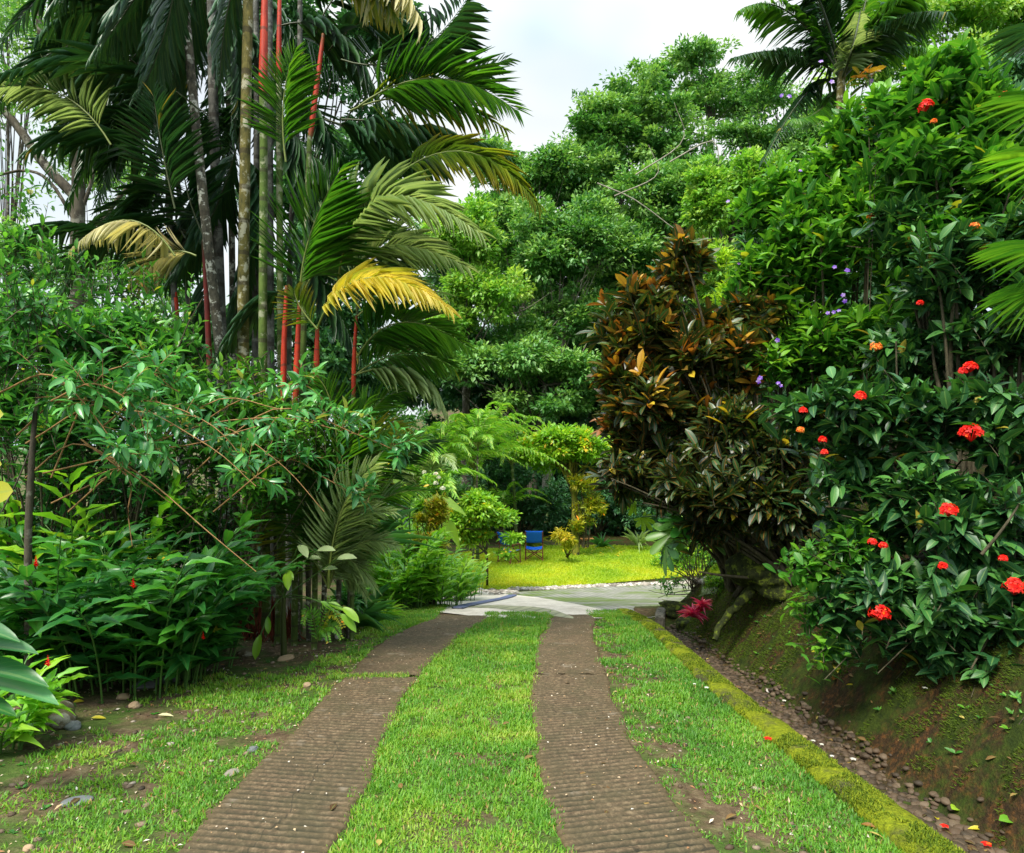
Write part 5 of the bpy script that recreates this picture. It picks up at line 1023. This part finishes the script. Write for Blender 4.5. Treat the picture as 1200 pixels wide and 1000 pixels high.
for k in range(420):   # fibrous root skirt at the palm foot
    x = 238 + 110 * rng.random(); b_ = gp(x, 7.7 + rng.random() * .8); h_ = .15 + .55 * rng.random() * (1 - abs(x - 265) / 110); an = rng.random() * 6.28
    tubes(a, bez(b_ + A3(math.cos(an), math.sin(an), 0) * .12, b_ + Z3 * h_ * .5, b_ + Z3 * h_, 4), .007, 3)
a.build('root_skirt', bark_mat('fibrous_roots', (.10, .02, .012), (.26, .07, .04), scale=12), p1)
# seedling
sd_ = empty('palm_seedling', gp(333, 6.9), 'young fishtail palm seedling in front of the tall clump', 'palm')
a = Acc(); tubes(a, path([gp(333, 6.9) - Z3 * .05, P(332, 725, 6.9), P(333, 700, 6.9)], 6), np.linspace(.035, .02, 6)[None], 7); a.build('trunk', M['rachisd'], sd_)
LW = leaf_t(5, .35, .3, .5, .7)
for (mx, my, ex, ey, mt) in [(318, 680, 303, 675, 'lime'), (335, 665, 336, 672, 'lime'), (345, 665, 372, 645, 'pp'), (352, 690, 400, 720, 'gingb'), (322, 700, 305, 745, 'gingb'), (360, 680, 395, 655, 'pp'), (345, 640, 352, 640, 'pp'), (368, 700, 402, 712, 'lime'), (340, 650, 300, 668, 'lime')]:
    a = Acc(); A0 = P(333, 700, 6.9); E = P(ex, ey, 6.6); Mm = P(mx, my, 6.8); tubes(a, bez(A0, Mm, E, 8), .006, 4, 1)
    D = nrm(E - Mm); place(a, LW, (E - D * .02)[None], D - Z3 * .25, A3(.1, -.6, .8), .26, .085, .7); place(a, LW, (Mm * .5 + E * .5)[None], D + A3(.4, 0, -.2), A3(.1, -.6, .8), .18, .06, .6)
    a.build('leaf', [M[mt], M['gstem']], sd_)
fe = empty('fern', gp(372, 7.0), 'small yellow green fern at the foot of the palm clump', 'fern')
for ex, ey in [(402, 735), (395, 722), (385, 752), (355, 730), (400, 748)]: frond(fe, P(372, 752, 7.0), P((372 + ex) / 2, ey - 14, 6.95), P(ex, ey, 6.85), .09, M['croton_y' if ex == 402 else 'gingb'], 22, .05, .018, (0, -.5, .8), rr=.004, t0=.05, amin=1.0)
# strap leaved plants
strap_plant('strap_leaf_plant', 'strap leaved plant with long blue green blades beside the palm suckers', 'plant', gp(415, 8.6), 34, .75, .03, M['strap'], (.1, 1.2))
strap_plant('strap_leaf_plant', 'tall strap leaved plant arching right above the flower bed', 'plant', gp(420, 8.9), 30, 1.15, .04, M['strap'], (.2, 1.1), head=.75)
strap_plant('strap_leaf_plant', 'low strap leaved plant spilling onto the grass edge', 'plant', gp(450, 9.4), 40, .42, .022, M['areca'], (.1, 1.0))
shrub('low_shrub', 'low dark leaved plant at the front corner of the bed', 'shrub', gp(405, 7.9), [bl(400, 715, 7.9, 18, 22), bl(415, 705, 8.1, 14, 18)], 60, .25, 9, LF, .15, .35, M['ging'], stems=10, srad=.008)
# flower bed on left middle
cane_plant('ginger_clump', 'bright green ginger clump at the front of the flower bed', 'ginger', gp(505, 11.2), 45, .85, .34, .22, .55, M['gingb'], m=10)
cane_plant('ginger_clump', 'bright green ginger clump nearest the pale concrete', 'ginger', gp(470, 10.8), 60, 1.2, .38, .22, .45, M['gingb'], m=10)
cane_plant('ginger_clump', 'darker ginger clump at the right end of the flower bed', 'ginger', gp(533, 13.5), 40, .9, .30, .24, .5, M['gingb'], m=10)
cane_plant('ginger_clump', 'tall ginger clump behind the strap leaved plants', 'ginger', gp(455, 12.5), 55, 1.6, .45, .22, .8, M['gingb'], m=11)
cane_plant('ginger_clump', 'ginger clump with red flower spikes in the bed', 'ginger', gp(490, 13.0), 40, 1.2, .34, .22, .6, M['gingb'], m=11)
cyc = shrub('yellow_croton', 'golden yellow croton bush in the middle of the flower bed', 'croton', gp(503, 11.6), [bl(505, 612, 11.6, 22, 26), bl(498, 636, 11.4, 26, 16), bl(512, 592, 11.6, 14, 14)], 240, .28, 10, LF2, .13, .3, M['croton_y'], stems=20)
wf = shrub('white_flower_shrub', 'shrub carrying a spray of white flowers above the bed', 'shrub', gp(505, 14.5), [bl(510, 575, 14.5, 26, 30), bl(495, 600, 14.5, 22, 26)], 150, .35, 9, LF, .16, .35, M['lime'], stems=16)
flowers(wf, [(511, 556, 14, .7), (511, 567, 14, .8), (519, 573, 14, .9), (497, 554, 14, .6), (514, 560, 14, .6)], .085, 'white', 16, .04)
rf = [(492, 648, 12, .8), (463, 637, 11, .7), (495, 655, 12, .6), (419, 606, 8, .6), (517, 650, 12.5, .5), (420, 713, 7.8, .4)]
root = cane_plant('ginger_clump', 'slender ginger with scattered red flower heads in front of the yellow croton', 'ginger', gp(486, 12.0), 26, .8, .28, .22, .4, M['gingb'], m=9)
flowers(root, rf[:3] + rf[4:5], .06, 'red', 14, .035)
# banana like leaf
bn = empty('banana_plant', gp(480, 12.5), 'broad leaved banana like plant leaning over the flower bed', 'plant')
for (mx, my, ex, ey, s) in [(500, 585, 545, 600, .16), (480, 590, 465, 560, .15), (470, 610, 440, 600, .14), (510, 600, 540, 640, .14)]:
    a = Acc(); A0 = gp(480, 12.5); Mm = P(mx, my, 12.4); E = P(ex, ey, 12.2); tubes(a, bez(A0, (A0 + Mm) / 2 + Z3 * .2, Mm, 8), .016, 5, 1); D = E - Mm; l = np.linalg.norm(D)
    place(a, LFL, Mm[None], D + Z3 * .15, A3(0, -.5, .9), l * 1.1, s * 1.7, .8); a.build('leaf', [M['lime'], M['gstem']], bn)
# round lime tree
b = G(571, 686)
tree('small_tree', 'small round lime green tree with a thin multiple stem by the lawn', b, [bl(563, 606, 16.5, 36, 26), bl(545, 622, 16.5, 22, 20), bl(586, 610, 16.5, 20, 15), bl(556, 634, 16.5, 18, 12), bl(601, 632, 16.3, 6, 6), bl(592, 651, 16.3, 5, 4)], 240, 34, .25, .12, M['lime'],
     [b - Z3 * .1, P(571, 660, 16.5), P(570, 635, 16.5), P(568, 620, 16.5)], .035, 20, 'stem', lr=.02)
o_ = cane_plant('bed_shrub', 'loose leafy plant with bare stems at the right end of the bed', 'plant', gp(548, 15.0), 16, .9, .2, .4, .3, M['gingb'], m=7, t0=.55)
a = Acc(); 
# fallen mounds of soil in the bed are part of the ground; small stones ring it
# left foreground ginger clumps
cane_plant('ginger_clump', 'large dark green ginger clump with upright canes left of the bare soil', 'ginger', gp(150, 5.7), 80, 1.35, .40, .21, .62, M['ging'], m=10, lean=.65)
cane_plant('ginger_clump', 'ginger clump leaning right towards the foot of the palms', 'ginger', gp(205, 6.1), 60, 1.1, .34, .21, .5, M['ging'], m=10, lean=.8)
cane_plant('ginger_clump', 'ginger clump behind the thin grey trunk at far left', 'ginger', gp(60, 5.7), 55, 1.3, .40, .22, .55, M['ging'], m=10, lean=.6)
cane_plant('ginger_clump', 'tall ginger clump behind, with long bright upright leaves', 'ginger', gp(95, 6.4), 30, 1.75, .48, .20, .5, M['gingb'], m=8, lean=.35, t0=.55)
g5 = cane_plant('ginger_clump', 'low bright ginger shoots beside the boulder at the left edge', 'ginger', gp(0, 4.1), 18, .5, .26, .20, .13, M['gingb'], m=9, lean=.8, bias=(.05, .1))
bigl = empty('broad_leaf_ginger', gp(-40, 3.5), 'broad glossy ginger leaves entering from the left edge', 'ginger')
for (mx, my, ex, ey, s) in [(-60, 770, 40, 760, .11), (-50, 800, 68, 822, .13), (-60, 790, 55, 800, .12), (-50, 830, 14, 845, .10), (-70, 740, 20, 752, .1)]:
    a = Acc(); A0 = gp(-80, 3.4); Mm = P(mx, my, 3.3); E = P(ex, ey, 3.1); tubes(a, bez(A0, (A0 + Mm) / 2 + Z3 * .1, Mm, 6), .012, 5, 1); D = E - Mm; l = np.linalg.norm(D)
    place(a, leaf_t(12, .35, .45, .45, .8, 0), Mm[None], D + Z3 * .15, A3(.1, -.35, .9), l * .95, s * 1.05, .45); a.build('leaf', [M['ging'] if ey != 822 else M['strap'], M['gstem']], bigl)
# red ginger flowers
for px, py, d, lb in [(155, 683, 4.9, 0), (56, 775, 3.9, 1), (40, 655, 5.0, 2), (208, 618, 5.6, 3)]:
    pass
def spike(root, c, h, r):
    a = Acc(); n = 34; t = np.linspace(0, 1, n); an = t * 30; D = np.stack([np.cos(an), np.sin(an), np.full(n, 1.0)], 1)
    place(a, LF2, c + Z3 * (t * h)[:, None], D, np.stack([-np.cos(an), -np.sin(an), np.full(n, .5)], 1), h * .35 * (1.1 - t), h * .2 * (1.1 - t), .2 + .3 * rng.random(n)); a.build('flower', M['red'], root)
spike(g5, P(56, 782, 3.85), .07, .02)
for o2 in [o for o in COL.objects if o.get('label', '').startswith('large dark green ginger clump')]:
    spike(o2, P(156, 690, 4.85), .09, .02); spike(o2, P(42, 665, 5.0), .09, .02); spike(o2, P(238, 750, 5.3), .07, .02)
# shrubs of the left hedge
hd = [('leafy shrub with narrow drooping leaves at the far left under the bare tree', 40, 6.2, [bl(20, 380, 6.3, 60, 60), bl(70, 400, 6.3, 60, 60), bl(10, 470, 6.2, 60, 60), bl(60, 500, 6.2, 70, 50)], 520, .17, .3, 'left'),
      ('leafy shrub in the middle of the left hedge with whorled leaf tips', 150, 6.6, [bl(130, 390, 6.8, 60, 50), bl(180, 420, 6.7, 60, 60), bl(120, 460, 6.6, 60, 50), bl(220, 470, 6.7, 60, 60)], 520, .16, .32, 'left'),
      ('leafy shrub reaching in front of the palm trunks', 250, 6.9, [bl(290, 480, 6.9, 60, 45), bl(250, 530, 6.8, 70, 50), bl(340, 510, 6.8, 50, 35), bl(310, 560, 6.8, 60, 40), bl(230, 590, 6.6, 60, 40), bl(270, 440, 7.0, 40, 30)], 480, .13, .34, 'brun'),
      ('shaded shrub low behind the ginger clump', 110, 6.9, [bl(60, 560, 6.8, 80, 50), bl(160, 570, 6.9, 80, 50), bl(240, 620, 7.0, 60, 50), bl(20, 620, 6.6, 60, 50)], 480, .15, .34, 'blue')]
for lb, bx, d, blobs, n, sz, rt, mt in hd:
    shrub('hedge_shrub', lb, 'shrub', gp(bx, d), blobs, int(n * .9), .6, 9, LF, sz, rt, M[mt], group='shrubs of the left hedge', stems=30, srad=.014, up=.8, grav=.2, young=.45, rsp=.5, inner=.2)
airy = shrub('hedge_shrub', 'tall airy shoots rising above the left hedge against the sky', 'shrub', gp(60, 7.2), [bl(20, 290, 7.2, 60, 60), bl(80, 320, 7.2, 60, 50), bl(150, 330, 7.3, 50, 45), bl(210, 370, 7.3, 40, 45), bl(30, 220, 7.4, 30, 40)], 110, .7, 9, LF, .15, .3, M['left'], group='shrubs of the left hedge', stems=34, srad=.010, up=1.4, grav=.15, young=.5, inner=.1)
# arching sprays in front
ar = empty('arching_shrub', gp(170, 5.6), 'arching shrub with long tan twigs and glossy leaves before the left hedge', 'shrub', 'shrubs of the left hedge')
f_, s_ = Acc(), Acc(); A0 = gp(60, 5.8)
for (pts, d) in [([(120, 500), (170, 470), (250, 500), (300, 560)], 5.2), ([(140, 480), (200, 490), (250, 520), (290, 545)], 5.4), ([(80, 600), (150, 540), (230, 500), (330, 490), (400, 505)], 5.8), ([(220, 560), (320, 480), (420, 510), (478, 535)], 6.2), ([(20, 510), (70, 470), (130, 480), (200, 540)], 5.1), ([(60, 560), (110, 450), (160, 430), (210, 460)], 5.5), ([(250, 600), (330, 540), (380, 560), (430, 590)], 6.3), ([(0, 460), (60, 440), (120, 500), (150, 560)], 4.9), ([(230, 500), (280, 470), (350, 450), (390, 480)], 6.4), ([(60, 470), (110, 450), (160, 480), (175, 540)], 4.9)]:
    c = path([P(x, y, d) for x, y in pts], 16); tubes(s_, c, np.linspace(.008, .003, 16)[None], 4)
    side = []
    for k in range(16):
        i_ = rng.integers(4, 16); q = c[i_]; u_ = nrm(rng.normal(size=3) + A3(.2, -.2, .5)); side.append(bez(q, q + u_ * .1 + Z3 * .03, q + u_ * (.12 + .2 * rng.random()), 4)[0])
    side = np.array(side); tubes(s_, side, .003, 3); leaves_on(f_, side, 8, .15, LF, .16, .30, .95, .2, .7, young=.5); leaves_on(f_, c[None, 8:], 14, 0, LF, .16, .30, 1.0, .2, .7)
f_.build('foliage', M['blue'], ar)
for pts, d in [([(30, 520), (130, 470), (240, 520), (300, 570)], 5.0), ([(100, 520), (170, 560), (240, 620), (300, 670)], 4.9), ([(60, 590), (150, 545), (250, 470), (330, 480)], 5.3), ([(95, 515), (150, 560), (150, 600), (155, 640)], 4.9), ([(50, 555), (160, 530), (230, 520), (300, 500)], 5.2), ([(30, 560), (90, 520), (160, 560), (200, 590)], 5.2), ([(180, 500), (260, 500), (330, 545), (380, 600)], 5.6)]:
    tubes(s_, path([P(x, y, d) for x, y in pts], 14), np.linspace(.007, .003, 14)[None], 4)
s_.build('stem', M['twig'], ar)
# thin trunk at left
tt = empty('slender_tree', gp(34, 5.0), 'slender tree with a thin grey trunk standing at the left edge', 'tree')
a = Acc(); tubes(a, path([gp(34, 5.0) - Z3 * .1, P(33, 640, 5.0), P(36, 560, 5.0), P(40, 500, 5.0), P(44, 470, 5.0)], 14), np.linspace(.030, .014, 14)[None], 8); tubes(a, path([P(38, 520, 5.0), P(22, 560, 5.0), P(2, 600, 5.0)], 6), .006, 4); a.build('trunk', M['bark'], tt)
tp_, u_, c_ = sample_blobs([bl(30, 360, 5.0, 60, 50), bl(0, 420, 5, 50, 50)], 70, .4); S = shoots(tp_, u_, .35); a = Acc(); leaves_on(a, S, 8, .2, LF, .13, .3); a.build('crown', M['left'], tt); a = Acc(); tubes(a, S, .004, 3)
a.build('twig', M['stem'], tt)
yl = empty('yellow_leaf_plant', gp(-60, 3.6), 'plant with round yellow green veined leaves just entering at the left edge', 'plant')
a = Acc(); tubes(a, path([gp(-60, 3.6), P(-40, 620, 3.5), P(-20, 575, 3.5)], 8), .008, 5); a.build('stem', M['gstem'], yl)
for px, py, D, s in [(-14, 580, (1, -.1, .2), .16), (-14, 545, (1, 0, .1), .09), (-14, 488, (1, 0, .2), .1)]:
    a = Acc(); place(a, leaf_t(6, .1, .2, .5, .6), P(px - 4, py, 3.5)[None], A3(*D), A3(.1, -.9, .3), s * .9, s * .75, .6); a.build('leaf', M['croton_y'], yl)
# bare branched tree at left
bt = empty('bare_branched_tree', gp(90, 14), 'forked tree with dark bare limbs and airy leaves against the sky at left', 'tree')
a = Acc(); d = 14
tubes(a, path([gp(92, d) - Z3 * .2, P(90, 350, d), P(92, 220, d), P(90, 120, d), P(76, 70, d), P(74, 0, d), P(72, -80, d)], 24), np.linspace(.15, .08, 24)[None], 10)
for pts, r in [([(88, 230), (50, 190), (10, 135), (-40, 90)], .11), ([(90, 150), (108, 90), (98, 20), (100, -60)], .09), ([(84, 90), (55, 65), (45, 20), (44, -60)], .07), ([(90, 330), (50, 300), (0, 270), (-40, 240)], .06), ([(92, 300), (120, 260), (150, 220), (190, 200)], .05), ([(88, 260), (60, 215), (30, 200), (-20, 210)], .04), ([(85, 70), (60, 60), (58, 0)], .05), ([(95, 250), (110, 200), (118, 120), (140, 60)], .04)]:
    tubes(a, path([P(x, y, d) for x, y in pts], 12), np.linspace(r, r * .6, 12)[None], 7)
a.build('trunk', M['bark'], bt)
a, tp_ = crown_acc([bl(20, 40, 14, 60, 60), bl(60, 140, 14, 60, 50), bl(20, 230, 14, 60, 50), bl(120, 30, 14, 60, 50), bl(130, 200, 14.5, 60, 60), bl(60, 320, 14, 70, 50), bl(160, 310, 14.5, 60, 40), bl(0, 330, 14, 60, 50)], 150, 26, .38, .11, .5, flat=.4); a.build('crown', M['far'], bt)
# fine leaved trees farther left
LG = 'trees beyond the left hedge'
for lb, bx, d, blobs, cl, sz, mt in [('airy fine leaved tree at the far upper left corner', 20, 22, [bl(20, 40, 22, 60, 70), bl(0, 130, 22, 60, 70)], 90, .14, 'far'),
        ('airy tree seen through the gap between left branches', 130, 24, [bl(130, 230, 24, 60, 60), bl(170, 330, 24, 60, 60), bl(90, 330, 24, 60, 60)], 110, .17, 'far'),
        ('fine leaved tree low at far left with sky behind', 20, 20, [bl(20, 300, 20, 60, 50), bl(60, 380, 20, 70, 50), bl(0, 400, 20, 60, 60)], 150, .13, 'far'),
        ('leafy tree closing the view under the left fronds', 200, 20, [bl(180, 400, 20, 80, 50), bl(250, 430, 20, 80, 60), bl(120, 430, 20, 70, 50)], 190, .17, 'far'),
        ('dark tree just behind the palm trunks', 330, 17, [bl(330, 400, 17, 90, 80), bl(400, 470, 17, 80, 80), bl(280, 500, 17, 90, 60), bl(380, 330, 17, 60, 70), bl(430, 400, 17, 50, 70)], 330, .2, 'fard'),
        ('dark tree filling the upper gap behind the red shafts', 360, 19, [bl(370, 100, 19, 70, 100), bl(420, 200, 19, 70, 90), bl(340, 250, 19, 60, 90), bl(290, 60, 19, 50, 90), bl(430, 60, 19, 60, 80)], 300, .22, 'fard'),
        ('tree with mid green leaves left of the grey trunk', 230, 18, [bl(215, 330, 18, 50, 50), bl(150, 470, 18, 90, 60), bl(50, 500, 18, 90, 70)], 200, .17, 'left'),
        ('bushy tree behind the strap leaved plants', 440, 19, [bl(440, 500, 19, 70, 60), bl(470, 560, 19, 70, 50), bl(400, 580, 19, 80, 60)], 230, .17, 'far'),
        ('dark bush on the ground behind the palm roots', 260, 11, [bl(200, 640, 11, 90, 60), bl(300, 640, 11, 80, 60), bl(100, 640, 11, 90, 60), bl(360, 620, 11, 70, 60)], 160, .15, 'fard')]:
    tree('background_tree', lb, gp(bx, d), blobs, cl, 44, d / 22 * .62, sz, M[mt], tr=.1, limbs=22, group=LG, lr=.03)
tree('background_tree', 'dark tree between the copper shrub and the violet flowered shrub', gp(940, 12), [bl(930, 300, 12, 60, 60), bl(980, 360, 12, 70, 60), bl(900, 420, 12, 60, 60), bl(1020, 260, 12, 60, 60), bl(860, 500, 12, 50, 50)], 190, 44, .4, .16, M['fard'], tr=.08, group='trees behind the right bank')
# hidden right side filler behind shrubs
tree('background_tree', 'dark tree standing behind the right hand bank shrubs', gp(1120, 11), [bl(1060, 330, 11, 110, 90), bl(1160, 200, 11, 90, 90), bl(1000, 450, 11, 110, 90), bl(1150, 450, 11, 120, 90), bl(1000, 560, 10.5, 90, 50), bl(1180, 100, 11.5, 60, 50)], 330, 44, .4, .16, M['fard'], tr=.12, group='trees behind the right bank')

# ================================================================== SKY, SUN, CAMERA
SUN_EL, SUN_AZ = math.radians(58), math.radians(215)
w = bpy.data.worlds.new('World'); scene.world = w; w.use_nodes = True; nt = w.node_tree; nt.nodes.clear()
o = nt.nodes.new('ShaderNodeOutputWorld'); bg = nt.nodes.new('ShaderNodeBackground'); bg.inputs[1].default_value = .10
sk = nt.nodes.new('ShaderNodeTexSky'); sk.sky_type = 'NISHITA'; sk.sun_disc = False; sk.sun_elevation = SUN_EL; sk.sun_rotation = SUN_AZ; sk.air_density = 1; sk.dust_density = 1.5
tc = nt.nodes.new('ShaderNodeTexCoord')
n1 = noise(nt, 2.2, 3, .45, tc.outputs['Generated'], (1, 1, 2.2)); f = ramp(nt, [(.36, (.72, .72, .72)), (.56, (1, 1, 1))], n1)
n2 = noise(nt, 1.6, 4, .5, tc.outputs['Generated'], (1, 1, 1.5)); cc = ramp(nt, [(.38, (2.9, 4.1, 4.7)), (.56, (4.8, 5.0, 5.0))], n2)
sx_ = nt.nodes.new('ShaderNodeSeparateXYZ'); nt.links.new(tc.outputs['Generated'], sx_.inputs[0])
mr_ = nt.nodes.new('ShaderNodeMapRange'); mr_.interpolation_type = 'SMOOTHSTEP'; nt.links.new(sx_.outputs[2], mr_.inputs[0])
for i_, v_ in ((1, .45), (2, .95), (3, 1.0), (4, 2.9)): mr_.inputs[i_].default_value = v_
sc_ = nt.nodes.new('ShaderNodeVectorMath'); sc_.operation = 'SCALE'; nt.links.new(mixc(nt, f, sk.outputs[0], cc), sc_.inputs[0]); nt.links.new(mr_.outputs[0], sc_.inputs['Scale'])
nt.links.new(sc_.outputs[0], bg.inputs[0]); nt.links.new(bg.outputs[0], o.inputs[0])
sl = bpy.data.lights.new('sun', 'SUN'); sl.energy = 2.6; sl.angle = math.radians(14); sl.color = (1, .94, .82); so = bpy.data.objects.new('sun', sl); COL.objects.link(so)
dirv = A3(math.sin(SUN_AZ) * math.cos(SUN_EL), math.cos(SUN_AZ) * math.cos(SUN_EL), math.sin(SUN_EL))
from mathutils import Vector
so.rotation_euler = Vector(dirv).to_track_quat('Z', 'Y').to_euler()
cam = bpy.data.cameras.new('camera'); co = bpy.data.objects.new('camera', cam); COL.objects.link(co); scene.camera = co
co.location = (0, 0, EYE); co.rotation_euler = (math.pi / 2, 0, 0); cam.sensor_width = 36; cam.lens = F / 1200 * 36; cam.shift_y = 20 / 1200; cam.clip_start = .05; cam.clip_end = 3000
scene.view_settings.view_transform = 'Standard'; scene.view_settings.look = 'None'; scene.view_settings.exposure = 1.12; scene.view_settings.gamma = 1
